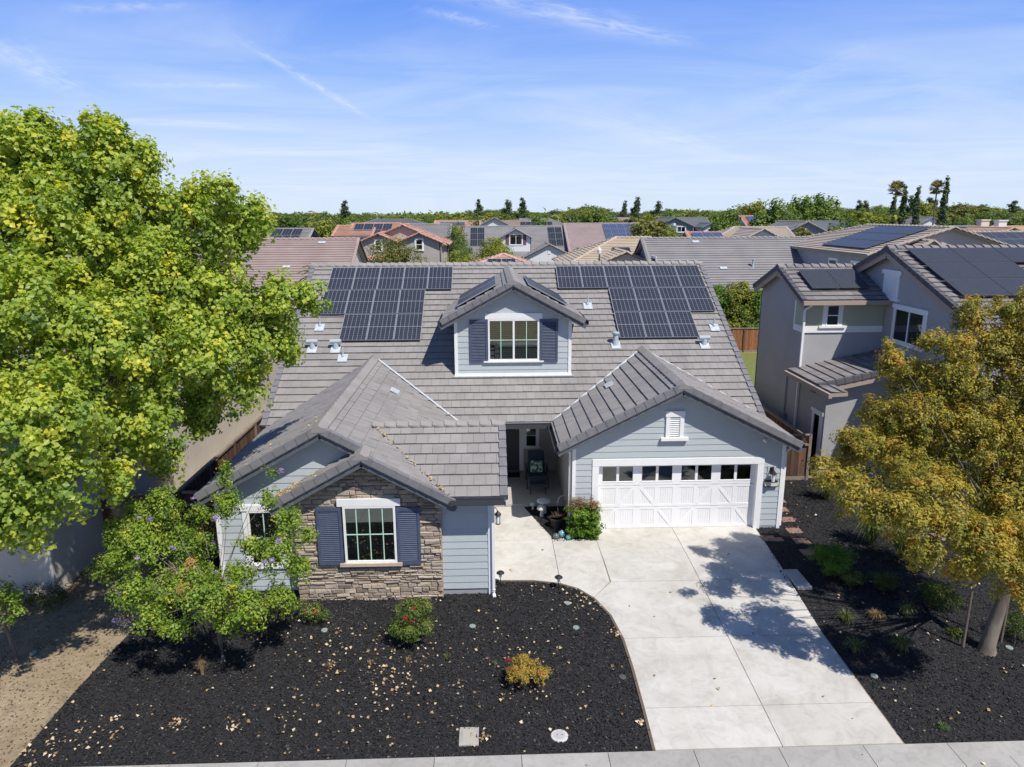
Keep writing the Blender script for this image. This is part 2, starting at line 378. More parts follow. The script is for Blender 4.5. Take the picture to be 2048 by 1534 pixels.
def roof(parent, O, U, V, poly, nm='roof', step=.36, wid=.30, lift=.043, tmat=None, deck=True, far=False, dmat=None, overlay=None):
    """tile courses over a deck; O on the ridge, V unit vector down the slope, poly in (u, v)"""
    U = Vector(U).normalized(); V = Vector(V).normalized(); N = U.cross(V)
    if N.z < 0: N = -N
    mb = MB(); 
    for pl in (poly if isinstance(poly[0], list) else [poly]):
        lap(mb, pl, O, U, V, N, step, lift, None if far else wid, 0, jit=0 if far else .012, slot=.45)
        if deck: slab(mb, pl, O, U, V, N, -.02, -.14, 1)
    return mb.build(nm, [tmat or tile, dmat or soffit], parent)

def caps(mb, p0, p1, w=.20, s0=.5, s1=.5, step=.33, mi=0, lift=.06, base=.025):
    """overlapping ridge tiles from p0 to p1; s0, s1 = fall of the roof to either side"""
    if mb.auto: mb.mark()
    p0 = Vector(p0); p1 = Vector(p1); d = p1-p0; L = d.length; d.normalize(); n = max(1, round(L/step)); st = L/n
    c = d.cross(Vector((0, 0, 1))).normalized(); z = c.cross(d).normalized()
    if z.z < 0: z = -z
    for k in range(n):
        a = p0+d*(k*st-.03); b = p0+d*((k+1)*st+.01); r = random.random(); j = (random.random()-.5)*.008
        def prof(p, e, ww):
            return [p-c*ww+z*(base+e-ww*s0-.03), p-c*ww+z*(base+e-ww*s0+.02), p-c*ww*.5+z*(base+e-ww*.5*s0+.035), p+z*(base+e+.045),
                    p+c*ww*.5+z*(base+e-ww*.5*s1+.035), p+c*ww+z*(base+e-ww*s1+.02), p+c*ww+z*(base+e-ww*s1-.03)]
        A = prof(a, 0+j, w*.94); B = prof(b, lift+j, w)
        for i in range(6): mb.face([A[i], A[i+1], B[i+1], B[i]], mi, r)
        mb.face(B, mi, r*.7); mb.face(A[::-1], mi, r*.7)
def rake(mb, lo, hi, out, N, w=.14, h=.11, step=.31, mi=0, lift=.017):
    """L-shaped tiles along a sloping roof edge; out = horizontal direction off the roof, N = roof normal"""
    if mb.auto: mb.mark()
    lo = Vector(lo); hi = Vector(hi); d = hi-lo; L = d.length; d.normalize(); out = Vector(out); N = Vector(N).normalized(); n = max(1, round(L/step)); st = L/n
    for k in range(n):
        a = lo+d*(k*st+.005); b = lo+d*((k+1)*st-.005); r = random.random()
        def sec(p, e):
            f = .020+e*.6
            return [p-out*(w+e*.3)+N*(.05+e), p+out*f+N*(.05+e), p+out*f-N*(h+e*.3), p-out*.01-N*(h+e*.3), p-out*.01+N*(.03+e*.8), p-out*(w+e*.3)+N*(.03+e*.8)]
        A = sec(a, lift); B = sec(b, 0)
        for i in range(6): mb.face([A[i], A[(i+1) % 6], B[(i+1) % 6], B[i]], mi, r)
        mb.face(A, mi, r*.6); mb.face(B[::-1], mi, r*.6)

def make_window(parent, fr, u0, u1, z0, z1, nx=2, nz=2, fm=None, gm=None, fw=.05, split=False, trim=0.0, head=None, sill=None, blind=None, tm=None, depth=.05, grid=None, gridm=None, deep=False):
    fm = fm or white; tm = tm or white; n0, n1 = (-.07, -.02) if deep else (.0, .045)
    mb = MB()
    mb.lb(fr, u0, u1, z0, z0+fw, n0, n1+.01); mb.lb(fr, u0, u1, z1-fw, z1, n0, n1+.01)
    mb.lb(fr, u0, u0+fw, z0+fw, z1-fw, n0, n1+.01); mb.lb(fr, u1-fw, u1, z0+fw, z1-fw, n0, n1+.01)
    if split == 'v': mb.lb(fr, (u0+u1)/2-fw*.55, (u0+u1)/2+fw*.55, z0+fw, z1-fw, n0, n1+.006)
    if split == 'h': mb.lb(fr, u0+fw, u1-fw, (z0+z1)/2-fw*.45, (z0+z1)/2+fw*.45, n0, n1+.006)
    if trim:
        mb.lb(fr, u0-trim, u0, z0, z1, 0, .035); mb.lb(fr, u1, u1+trim, z0, z1, 0, .035)
    w = mb.build('window', fm, parent)
    pb = MB(); m_ = (n0+n1)/2
    pb.lb(fr, u0+fw*.8, u1-fw*.8, z0+fw*.8, z1-fw*.8, m_-.004, m_+.004); pb.build('pane', gm or glassd, w)
    if nx*nz > 1:
        g = MB(); t = .011
        for i in range(1, nx):
            u = u0+(u1-u0)*i/nx
            if split == 'v' and nx % 2 == 0 and i == nx//2: continue
            g.lb(fr, u-t, u+t, z0+fw, z1-fw, m_+.005, m_+.016)
        for i in range(1, nz):
            z = z0+(z1-z0)*i/nz
            if split == 'h' and nz % 2 == 0 and i == nz//2: continue
            g.lb(fr, u0+fw, u1-fw, z-t, z+t, m_+.0062, m_+.0145)
        if g.f: g.build('grille', gridm or fm, w)
    if head: hb = MB(); hb.lb(fr, u0-head[0], u1+head[0], z1, z1+head[1], 0, .06); hb.build('window_header', tm, w)
    if sill: hb = MB(); hb.lb(fr, u0-sill[0], u1+sill[0], z0-sill[1], z0, 0, sill[2]); hb.build('window_sill', sill[3] if len(sill) > 3 else tm, w)
    if blind:
        b = MB(); z = z0+.04
        while z < z1-.03:
            o_, U_, N_2 = fr; b.obox(o_+U_*(u0+.04)+Vector((0, 0, z))+N_2*(m_-.10), U_*(u1-u0-.08), N_2*.05-Vector((0, 0, .030)), Vector((0, 0, .006))); z += .072
        b.build('blind', blind, w)
    return w
def shutter(parent, fr, u0, u1, z0, z1, m=None):
    mb = MB(); t = .065
    mb.lb(fr, u0, u0+t, z0, z1, .0, .06); mb.lb(fr, u1-t, u1, z0, z1, .0, .06)
    mb.lb(fr, u0+t, u1-t, z0, z0+.09, .0, .06); mb.lb(fr, u0+t, u1-t, z1-.09, z1, .0, .06)
    mb.lb(fr, u0+t, u1-t, z0+.09, z1-.09, .0, .012)
    o, U, N = fr; n = int((z1-z0-.18)/.052); Z = Vector((0, 0, 1))
    for i in range(n):
        z = z0+.09+(z1-z0-.18)*(i+.2)/n
        mb.obox(o+U*(u0+t)+Z*z+N*.045, U*(u1-u0-2*t), N*-.030+Z*.034, Z*.008+N*.006)
    return mb.build('shutter', m or navy, parent)

# ------------------------------------------------------------------ foliage
def leafmesh(name, C, D, Nn, L, W, rn, mats, parent, mi=None, fold=.25, extra=None):
    """one folded four-cornered leaf per row: C centre, D along, Nn facing"""
    n = len(C); S = np.cross(D, Nn); S /= np.linalg.norm(S, axis=1)[:, None]+1e-9
    Nn = np.cross(S, D)
    L = L[:, None]; W = W[:, None]
    V = np.empty((n, 4, 3)); V[:, 0] = C-D*L*.5; V[:, 1] = C+S*W*.5+Nn*W*fold-D*L*.06; V[:, 2] = C+D*L*.5; V[:, 3] = C-S*W*.5+Nn*W*fold-D*L*.06
    F = np.empty((n, 2, 3), dtype=np.int32); b = np.arange(n)*4
    F[:, 0, 0] = b; F[:, 0, 1] = b+1; F[:, 0, 2] = b+2; F[:, 1, 0] = b; F[:, 1, 1] = b+2; F[:, 1, 2] = b+3
    me = bpy.data.meshes.new(name); me.vertices.add(n*4); me.vertices.foreach_set('co', V.ravel())
    me.loops.add(n*6); me.loops.foreach_set('vertex_index', F.ravel())
    me.polygons.add(n*2); me.polygons.foreach_set('loop_start', np.arange(n*2, dtype=np.int32)*3); me.polygons.foreach_set('loop_total', np.full(n*2, 3, dtype=np.int32))
    for m in (mats if isinstance(mats, (list, tuple)) else [mats]): me.materials.append(m)
    if mi is not None: me.polygons.foreach_set('material_index', np.repeat(mi, 2).astype(np.int32))
    a = me.attributes.new('rnd', 'FLOAT', 'FACE'); a.data.foreach_set('value', np.repeat(np.clip(rn, 0, 1), 2).astype(np.float32))
    me.update(calc_edges=True); me.validate()
    o = bpy.data.objects.new(name, me); COL.objects.link(o)
    if parent:
        o.parent = parent
        if not parent.get('local'):
            o.location = -Vector(parent.location)
    return o
def unit(a): return a/(np.linalg.norm(a, axis=1)[:, None]+1e-9)
def crown_points(blobs, nsub, per, sr, shell=.62, up=.35, flat=.8, colvar=.22, wp=2.0):
    B = np.array([b[:3] for b in blobs], float); R = np.array([(b[3], b[3], b[4] if len(b) > 4 else b[3]) for b in blobs], float)
    w = R[:, 0]**wp; w = w/w.sum(); idx = RNG.choice(len(B), nsub, p=w)
    d = unit(RNG.normal(size=(nsub, 3)) + np.array([0, 0, up])); r = shell+(1-shell)*RNG.random(nsub)
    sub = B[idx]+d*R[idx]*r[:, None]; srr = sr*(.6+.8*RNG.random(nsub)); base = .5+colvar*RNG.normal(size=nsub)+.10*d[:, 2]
    si = np.repeat(np.arange(nsub), per); n = len(si); off = unit(RNG.normal(size=(n, 3)))*(RNG.random(n)**.45)[:, None]
    off[:, 2] *= flat
    C = sub[si]+off*srr[si][:, None]
    out = unit(off*.9+d[si]*.8+np.array([0, 0, .55])+RNG.normal(size=(n, 3))*.55)
    rn = base[si]+RNG.normal(size=n)*.13
    return C, out, rn, sub, idx, d
def crown(name, parent, blobs, nsub, per, sr, leaf, ratio, mats, **k):
    C, out, rn, sub, idx, d = crown_points(blobs, nsub, per, sr, **k)
    n = len(C); D = unit(RNG.normal(size=(n, 3))+np.array([0, 0, -.35])); D = unit(D-out*np.sum(D*out, 1)[:, None])
    L = leaf*(.65+.7*RNG.random(n)); W = L*ratio
    o = leafmesh(name, C, D, out, L, W, rn, mats, parent)
    return o, sub
def curve_pts(a, b, n=6, sag=.15, wob=.06):
    a = Vector(a); b = Vector(b); L = (b-a).length; out = []
    r1 = Vector([random.uniform(-1, 1) for _ in range(3)])*wob*L
    for i in range(n+1):
        t = i/n; p = a.lerp(b, t)+Vector((0, 0, 1))*(sag*L*math.sin(math.pi*t))*.5+r1*math.sin(math.pi*t); out.append(p)
    return out
def limbs(mb, trunk_top, blobs, r0, sub=None, nsub=0, n=7):
    ends = []
    for b in blobs:
        e = Vector(b[:3]); c = curve_pts(trunk_top, e, 6, .10, .07); L = (e-Vector(trunk_top)).length
        rr = r0*(.35+.5*min(1, b[3]/1.5)); mb.tube(c, [rr*(1-.85*i/6) for i in range(7)], n); ends.append(e)
    if sub is not None and nsub:
        sel = RNG.choice(len(sub), min(nsub, len(sub)), replace=False)
        for i in sel:
            s = Vector(sub[i]); e = min(ends, key=lambda q: (q-s).length); mb.tube(curve_pts(e, s, 3, .05, .08), [r0*.10, r0*.08, r0*.055, r0*.02], 4, cap=False)
    return ends
def tuft(name, parent, base, n, h, spread, w, mats, lean=.5, rn0=.5, rv=.3):
    """strappy leaves arching out of one point"""
    mb = MB(); base = Vector(base)
    for i in range(n):
        a = random.uniform(0, 2*math.pi); s = spread*random.uniform(.25, 1); hh = h*random.uniform(.55, 1.05); o = Vector((math.cos(a), math.sin(a), 0)); sd_ = Vector((-o.y, o.x, 0)); r = rn0+random.uniform(-rv, rv)
        pts = [base+o*.03, base+o*(s*.35)+Vector((0, 0, hh*.65)), base+o*(s*.8)+Vector((0, 0, hh*.95)), base+o*(s*1.25)+Vector((0, 0, hh*(.95-lean*random.random())))]
        ws = [w, w*.9, w*.6, w*.06]
        for k in range(3): mb.face([pts[k]-sd_*ws[k]/2, pts[k]+sd_*ws[k]/2, pts[k+1]+sd_*ws[k+1]/2, pts[k+1]-sd_*ws[k+1]/2], 0, min(1, max(0, r)))
    return mb.build(name, mats, parent)

# ------------------------------------------------------------------ the ground
def gz(y):
    if y >= 18: return 0.0
    return -0.046*(18-y) if y > 11.3 else -0.308
def gp(px, py):
    d = (cF + cR*((px-1024)/FPX) + cU*((767-py)/FPX)); lo, hi = 1., 3000.
    for _ in range(50):
        m = (lo+hi)/2; q = CAM+d*m
        if q.z > gz(q.y): lo = m
        else: hi = m
    return CAM+d*lo
def sheet(name, polys, dz, m, parent=None, th=0.0, kind='structure', label=None):
    """polygons (x, y) laid on the ground's profile, dz above it; th = slab thickness"""
    mb = MB()
    for pl in polys:
        r = random.random()
        for a, b in ((18, 1e4), (11.3, 18), (-1e4, 11.3)):
            c = clip(clip(pl, 0, 1, a), 0, -1, -b)
            if len(c) < 3 or area(c) < 1e-4: continue
            top = [(x, y, gz(min(max(y, a+1e-4), b))+dz) for x, y in c]; mb.face(top, 0, r)
            if th:
                bot = [(x, y, z-th) for x, y, z in top]
                for i in range(len(c)):
                    j = (i+1) % len(c)
                    if (abs(c[i][1]-18) < 1e-4 and abs(c[j][1]-18) < 1e-4): continue
                    mb.face([top[i], top[j], bot[j], bot[i]], 0, r)
    o = mb.build(name, m, parent)
    if kind: o['kind'] = kind
    if label: o['label'] = label
    return o

farground = mat('town_ground', (.17, .15, .10), .95, (.10, .13, .055), .05, 9)
g = MB()
ys = [-1500, -60, 8.6, 11.3, 18, 60, 3500]; xs = [-3000, -60, 60, 3000]
for i in range(len(ys)-1):
    for j in range(len(xs)-1):
        y0, y1, x0, x1 = ys[i], ys[i+1], xs[j], xs[j+1]
        near = (j == 1 and 1 <= i <= 4)
        if y1 == 11.3: g.face([(x0, y0, -.328), (x1, y0, -.328), (x1, y1, gz(y1)), (x0, y1, gz(y1))], 0)
        elif y1 == 8.6: g.face([(x0, y0, -.5), (x1, y0, -.5), (x1, y1, -.5), (x0, y1, -.5)], 0)
        elif y0 < -60: g.face([(x0, y0, -.5), (x1, y0, -.5), (x1, y1, -.5), (x0, y1, -.5)], 1)
        else: g.face([(x0, y0, gz(y0)), (x1, y0, gz(y0)), (x1, y1, gz(y1)), (x0, y1, gz(y1))], 0 if near else 1)
tag(g.build('ground', [dirt, farground]), kind='structure')
# street and far kerb in front of the lot (behind and below the camera)
sheet('road', [[(-60, -4.5), (60, -4.5), (60, 8.6), (-60, 8.6)]], -.12+.02+.0, asph)
st_ = MB(); st_.box(-60, 60, 8.6, 8.78, -.50, -.290); st_.box(-60, 60, -4.68, -4.5, -.50, -.29); tag(st_.build('kerb', concg), kind='structure')
JX = [0.50+1.62*k for k in range(-12, 13)]
sheet('sidewalk', [[(a+.006, 9.75), (b-.006, 9.75), (b-.006, 11.27), (a+.006, 11.27)] for a, b in zip(JX[:-1], JX[1:])], .030, concg, th=.08)
sheet('sidewalk', [[(a+.006, -6.4), (b-.006, -6.4), (b-.006, -4.9), (a+.006, -4.9)] for a, b in zip(JX[:-1], JX[1:])], .030, concg, th=.22)

# driveway and walk, cut into slabs along the photographed joints
CURVE = [(3.03, 11.30), (3.06, 12.38), (3.08, 13.6), (3.06, 14.65), (2.92, 15.6), (2.62, 16.35), (2.25, 16.82), (1.75, 17.10), (1.1, 17.25), (.05, 17.29)]
gap = .007
dslabs = []
def xj(y): return 5.46+(y-11.3)*.0156
def cx(y):
    for (xa, y0), (xb, y1) in zip(CURVE[:-1], CURVE[1:]):
        if y0 <= y <= y1: return xa+(xb-xa)*(y-y0)/(y1-y0)
    return 3.05
for (ya, yb) in ((11.30, 12.40), (12.40, 14.68), (14.68, 17.10), (17.10, 20.30)):
    a_, b_ = ya+gap, yb-gap
    xr = lambda y: 7.78 if y < 14.7 else 7.78+(y-14.7)*.073
    dslabs.append([(xj(a_)+gap, a_), (xr(a_), a_), (xr(b_), b_), (xj(b_)+gap, b_)])
    if yb <= 14.7: dslabs.append([(xj(a_)-gap, a_), (xj(b_)-gap, b_), (cx(b_), b_)]+[(x, y) for x, y in CURVE if a_+.05 < y < b_-.05][::-1]+[(cx(a_), a_)])
    elif yb < 17.2: dslabs.append([(xj(a_)-gap, a_), (xj(b_)-gap, b_), (3.15, b_), (2.60, 16.38), (2.92, 15.6), (cx(a_), a_)])
    else: dslabs.append([(xj(a_)-gap, a_), (xj(b_)-gap, b_), (3.12, b_), (3.16, a_)])
sheet('driveway', dslabs, .022, conc, th=.10)
walk = [[(3.13-gap, 17.12), (3.13-gap, 19.50), (1.80+gap, 19.78), (1.80+gap, 17.10), (2.25, 16.83), (2.59, 16.40)],
        [(1.80-gap, 17.10), (1.80-gap, 19.78), (1.06, 22.1), (0.02, 20.9), (0.02, 19.62), (0.02, 17.30), (1.1, 17.25), (1.75, 17.11)][:5]+[(0.02, 17.30), (1.1, 17.25)],
        [(0.02, 20.9+gap*2), (1.06-gap, 22.1), (1.02, 22.3-gap), (0.02, 22.3-gap)]]
walk = [[(3.13-gap, 17.12), (3.13-gap, 19.50), (1.80+gap, 19.78), (1.80+gap, 17.10), (2.25, 16.83), (2.59, 16.40)],
        [(1.80-gap, 17.10), (1.80-gap, 19.60), (.02, 19.60), (.02, 17.30), (1.1, 17.25)],
        [(1.80-gap, 19.60+gap*2), (1.80-gap, 19.80), (1.06, 22.09), (.02, 22.09), (.02, 19.60+gap*2)]]
sheet('walkway', walk, .022, conc, th=.10)
pc = MB(); pc.box(.02, 2.45, 22.1, 25.4, -.02, .12); tag(pc.build('porch_slab', mat('porch_concrete', (.40, .375, .34), .85, (.45, .42, .38), 1.5)), kind='structure')
ed = MB()
for (xa, ya), (xb, yb) in zip(CURVE[:-1], CURVE[1:]):
    d = Vector((xb-xa, yb-ya, 0)); n = Vector((-d.y, d.x, 0)).normalized()*.03
    ed.hexa([(xa, ya, gz(ya)-.05), (xb, yb, gz(yb)-.05), (xb+n.x*2, yb+n.y*2, gz(yb)-.05), (xa+n.x*2, ya+n.y*2, gz(ya)-.05), (xa, ya, gz(ya)+.032), (xb, yb, gz(yb)+.032), (xb+n.x*2, yb+n.y*2, gz(yb)+.032), (xa+n.x*2, ya+n.y*2, gz(ya)+.032)])
tag(ed.build('garden_edging', mat('brown_edging', (.13, .10, .075), .8)), 'curved brown edging strip between black mulch and pale walkway', 'edging')

mulchm = mat('black_mulch', (.012, .012, .013), .9, (.030, .029, .030), 22, 8, bump=1.0, bscale=28)
bed1 = [(-8.92, 11.30), (3.0, 11.30)]+[(x-.03, y-.02) for x, y in CURVE[1:]]+[(0.0, 18.2), (-8.3, 19.3), (-8.55, 16.6), (-8.70, 14.9), (-8.85, 13.2)]
bed2 = [(7.82, 11.30), (14.35, 11.30), (14.35, 19.0), (12.3, 19.2), (12.05, 24.3), (8.9, 24.3), (8.9, 20.2), (8.22, 20.2), (7.82, 17.1)]
bed3 = [(1.83, 19.45), (3.1, 19.45), (2.44, 20.3), (2.44, 22.1), (1.08, 22.1)]
sheet('mulch_bed', [bed1], .006, mulchm); sheet('mulch_bed', [bed2], .006, mulchm); sheet('mulch_bed', [[(1.83, 19.47), (3.1, 19.47), (3.1, 20.16), (2.44, 20.16), (2.44, 22.1), (1.08, 22.1)]], .012, mulchm)

def inpoly(x, y, pl):
    c = np.zeros(len(x), bool); n = len(pl)
    for i in range(n):
        x0, y0 = pl[i]; x1, y1 = pl[(i+1) % n]
        if y0 == y1: continue
        k = ((y0 > y) != (y1 > y)) & (x < (x1-x0)*(y-y0)/(y1-y0)+x0); c ^= k
    return c
def scatter(pl, n):
    x0, x1 = min(p[0] for p in pl), max(p[0] for p in pl); y0, y1 = min(p[1] for p in pl), max(p[1] for p in pl)
    X, Y = [], []
    x = RNG.uniform(x0, x1, n*3); y = RNG.uniform(y0, y1, n*3); k = inpoly(x, y, pl); return x[k][:n], y[k][:n]
def gza(y): return np.where(y >= 18, 0, np.where(y > 11.3, -.046*(18-y), -.308))
def litter(name, x, y, L, ratio, m, tilt=.5, dz=.012, rn=None, thick=.0):
    n = len(x); C = np.stack([x, y, gza(y)+dz+RNG.random(n)*.02], 1)
    a = RNG.random(n)*2*math.pi; D = unit(np.stack([np.cos(a), np.sin(a), RNG.normal(size=n)*tilt*.5], 1)); Nn = unit(np.stack([RNG.normal(size=n)*tilt, RNG.normal(size=n)*tilt, np.ones(n)], 1))
    LL = L*(.5+RNG.random(n)); return leafmesh(name, C, D, Nn, LL, LL*ratio, RNG.random(n) if rn is None else rn, m, None)
chipm = ramp_mat('mulch_chips', [(0, (.006, .006, .007)), (.55, (.018, .018, .019)), (.88, (.045, .044, .046)), (.97, (.075, .06, .05)), (1, (.14, .12, .10))], .75, spec=.35)
xs1, ys1 = scatter(bed1, 46000); xs2, ys2 = scatter(bed2, 26000); xs3, ys3 = scatter([(1.83, 19.47), (3.1, 19.47), (2.5, 20.2), (2.44, 22.1), (1.08, 22.1)], 2500)
tag(litter('mulch_chips', np.concatenate([xs1, xs2, xs3]), np.concatenate([ys1, ys2, ys3]), .055, .42, chipm, .75), 'loose black bark chips covering the garden beds', 'mulch', kind='stuff')
drym = ramp_mat('fallen_leaf', [(0, (.20, .12, .06)), (.35, (.38, .26, .14)), (.7, (.55, .42, .25)), (1, (.68, .58, .40))], .8)
# fallen leaves: scattered singly, in drifts, and gathered along the kerb side
lx, ly = scatter(bed1, 210)
for (cx_, cy_, s, n) in [(-5.1, 12.2, .12, 16), (-4.0, 12.5, .3, 14), (-2.4, 13.6, .35, 22), (-1.9, 13.2, .3, 20), (-.3, 13.7, .5, 12), (.6, 13.0, .35, 24), (-8.5, 11.6, .35, 50), (-6.3, 12.3, .14, 18), (-2.0, 14.1, .5, 26), (-3.7, 14.6, .4, 20),
                         (-7.6, 12.2, .3, 20), (2.4, 16.2, .25, 26), (1.6, 16.8, .3, 20), (2.85, 14.9, .12, 14), (-.2, 14.7, .5, 16), (1.0, 14.5, .5, 14), (-5.3, 15.2, .7, 40), (-7.8, 15.5, .5, 30), (-.30, 11.75, .1, 18), (-3.2, 13.3, .6, 30), (-2.6, 14.8, .3, 18), (-2.2, 11.9, .8, 20), (2.9, 12.0, .08, 6)]:
    n = int(n*1.5); lx = np.concatenate([lx, cx_+RNG.normal(size=n)*s]); ly = np.concatenate([ly, cy_+RNG.normal(size=n)*s])
k = inpoly(lx, ly, bed1); lx, ly = lx[k], ly[k]
x2, y2 = scatter(bed2, 120); lx = np.concatenate([lx, x2, -9.3-RNG.random(70)*2.5]); ly = np.concatenate([ly, y2, 11.4+RNG.random(70)**3*1.5])
lx = np.concatenate([lx, RNG.uniform(3.2, 7.7, 16), RNG.uniform(.2, 2, 6), RNG.uniform(-8, 11, 14)]); ly = np.concatenate([ly, RNG.uniform(11.6, 19.5, 16), RNG.uniform(17.6, 21.5, 6), RNG.uniform(10.2, 11.2, 14)])
tag(litter('fallen_leaves', lx, ly, .062, .85, drym, .45, .03), 'pale dry leaves fallen over the mulch and dirt', 'leaves', kind='stuff')

def litter3(name, pts, L, m):
    C = np.array(pts); n = len(C); a = RNG.random(n)*6.28; D = unit(np.stack([np.cos(a), np.sin(a), RNG.normal(size=n)*.3], 1)); Nn = unit(np.stack([RNG.normal(size=n)*.5, RNG.normal(size=n)*.5-.3, np.ones(n)], 1)); LL = L*(.5+RNG.random(n))
    return leafmesh(name, C, D, Nn, LL, LL*.8, RNG.random(n), m, None)
goldm = ramp_mat('golden_roof_leaf', [(0, (.30, .17, .06)), (.6, (.52, .34, .12)), (1, (.62, .47, .22))], .8)
rl = []
for i in range(75):
    t = random.random(); x = -3.15+2.12*t; y = 18.35-2.15*t; rl.append((x+random.gauss(0, .03), y+random.gauss(0, .03), 4.03-.54*(18.42-y)+.07+random.random()*.02))
for i in range(70):
    x = -5.3+abs(random.gauss(0, .45)); y = 16.25+random.random()*.65; rl.append((x, y, 3.952-.55*(-3.12-x)+.065+random.random()*.02))
for i in range(26):
    x = -6.9+random.random()*2.5; rl.append((x, 16.7+random.random()*1.6, 4.53-.55*(-4.17-x)+.06))
tag(litter3('roof_leaves', rl, .055, goldm), 'golden dry leaves caught in the roof valley and on the stone gable roof', 'leaves', kind='stuff')
xs4 = RNG.uniform(-12.5, -8.9, 5200); ys4 = RNG.uniform(11.4, 19.2, 5200); k = RNG.random(5200) < .75
tag(litter('dirt_clods', xs4[k], ys4[k], .05, .6, ramp_mat('clod', [(0, (.10, .07, .045)), (.6, (.24, .17, .11)), (1, (.40, .31, .20))], .95), .8, .004), 'small clods and twigs over the bare dirt yard', 'dirt', kind='stuff')

# ------------------------------------------------------------------ the grey-blue house
H = thing('house', 'grey-blue bungalow with stone front gable, navy shutters, dormer and white garage door', 'house', (.8, 20, 0))
K = math.sqrt(1+.56**2); Vm = Vector((0, -1, -.56))/K; Lm = 8.20*K
RX0, RX1, RY, RZ = -7.45, 9.12, 30.5, 7.46
roof(H, (RX0, RY, RZ), (1, 0, 0), Vm, [(0, 0), (RX1-RX0, 0), (RX1-RX0, Lm), (0, Lm)])
roof(H, (RX0, RY, RZ), (1, 0, 0), Vector((0, 1, -.56)), [(0, 0), (RX1-RX0, 0), (RX1-RX0, Lm), (0, Lm)])
kw = math.sqrt(1+.55**2)
wy0, wy1 = 16.58, 26.0; wx, wz = -4.17, 4.53
vs = (-3.12-wx)*kw; ve = (-.90-wx)*kw
roof(H, (wx, 0, wz), (0, 1, 0), Vector((1, 0, -.55)), [[(wy0, 0), (wy1, 0), (wy1, vs), (wy0, vs)], [(16.15, vs), (wy1, vs), (wy1, ve), (16.15, ve)]])
vl = 3.10*kw
roof(H, (wx, 0, wz), (0, 1, 0), Vector((-1, 0, -.55)), [(wy0, 0), (wy1, 0), (wy1, vl), (wy0, vl)])
sx, sz = -3.12, wz-.55*(-3.12-wx)
roof(H, (sx, 0, sz), (0, 1, 0), Vector((-1, 0, -.55)), [(16.15, 0), (17.1, 0), (17.1, 2.22*kw), (16.15, 2.22*kw)])
# small street-facing roof between wing and walk
tz, ty = 4.03, 18.42
roof(H, (-3.3, ty, tz), (1, 0, 0), Vector((0, -1, -.54)), [(0, 0), (3.66, 0), (3.66, 2.22*math.hypot(1, .54)), (2.12, 2.22*math.hypot(1, .54)), (0, .12)])
roof(H, (-3.3, ty, tz), (1, 0, 0), Vector((0, 1, -.54)), [(0, 0), (3.66, 0), (3.66, 2.0*math.hypot(1, .54)), (0, 2.0*math.hypot(1, .54))])
# garage gable
gx, gzr, gs = 5.60, 4.70, .504; kg = math.hypot(1, gs)
roof(H, (gx, 0, gzr), (0, 1, 0), Vector((-1, 0, -gs)), [(19.73, 0), (26.2, 0), (26.2, 3.62*kg), (19.73, 3.62*kg)])
roof(H, (gx, 0, gzr), (0, 1, 0), Vector((1, 0, -gs)), [(19.73, 0), (26.2, 0), (26.2, 3.62*kg), (19.73, 3.62*kg)])
# dormer roof
dx, dzr, ds = .81, 7.33, .54; kd = math.hypot(1, ds)
roof(H, (dx, 0, dzr), (0, 1, 0), Vector((-1, 0, -ds)), [(23.97, 0), (30.2, 0), (30.2, 2.46*kd), (23.97, 2.46*kd)])
roof(H, (dx, 0, dzr), (0, 1, 0), Vector((1, 0, -ds)), [(23.97, 0), (30.2, 0), (30.2, 2.46*kd), (23.97, 2.46*kd)])
# ridge tiles
rc = MB(1)
caps(rc, (RX1, RY, RZ), (RX0, RY, RZ), s0=.56, s1=.56, w=.15)
caps(rc, (wx, wy0, wz), (wx, 25.2, wz), s0=.55, s1=.55)
caps(rc, (sx, 16.15, sz), (sx, 16.6, sz), s0=.55, s1=.5)
caps(rc, (.36, ty, tz), (-3.15, ty, tz), s0=.5, s1=.5, w=.13)
caps(rc, (gx, 19.73, gzr), (gx, 25.5, gzr), s0=gs, s1=gs)
caps(rc, (dx, 23.97, dzr), (dx, 30.2, dzr), s0=ds, s1=ds)
rc.build('ridge_tiles', tileedge if False else tile, H)
rk = MB(1)
def gable_rake(mb, xr, y, z, s, wl, wr, out=(0, -1, 0)):
    if wl: rake(mb, (xr-wl, y, z-s*wl), (xr, y, z), out, (-s, 0, 1))
    if wr: rake(mb, (xr+wr, y, z-s*wr), (xr, y, z), out, (s, 0, 1))
gable_rake(rk, gx, 19.73, gzr, gs, 3.64, 3.64); gable_rake(rk, dx, 23.97, dzr, ds, 2.48, 2.48)
gable_rake(rk, wx, wy0, wz, .55, 3.12, 1.05); gable_rake(rk, sx, 16.15, sz, .55, 2.24, 2.22)
rake(rk, (RX0, 22.30, RZ-8.2*.56), (RX0, RY, RZ), (-1, 0, 0), (0, -.56, 1), w=.16); rake(rk, (RX1, 22.30, RZ-8.2*.56), (RX1, RY, RZ), (1, 0, 0), (0, -.56, 1), w=.16)
rake(rk, (.37, ty-2.22, tz-2.22*.54), (.37, ty, tz), (1, 0, 0), (0, -.54, 1), w=.16); rake(rk, (.37, ty+2.0, tz-2.0*.54), (.37, ty, tz), (1, 0, 0), (0, .54, 1), w=.16)
rk.build('rake_tiles', tileedge, H)
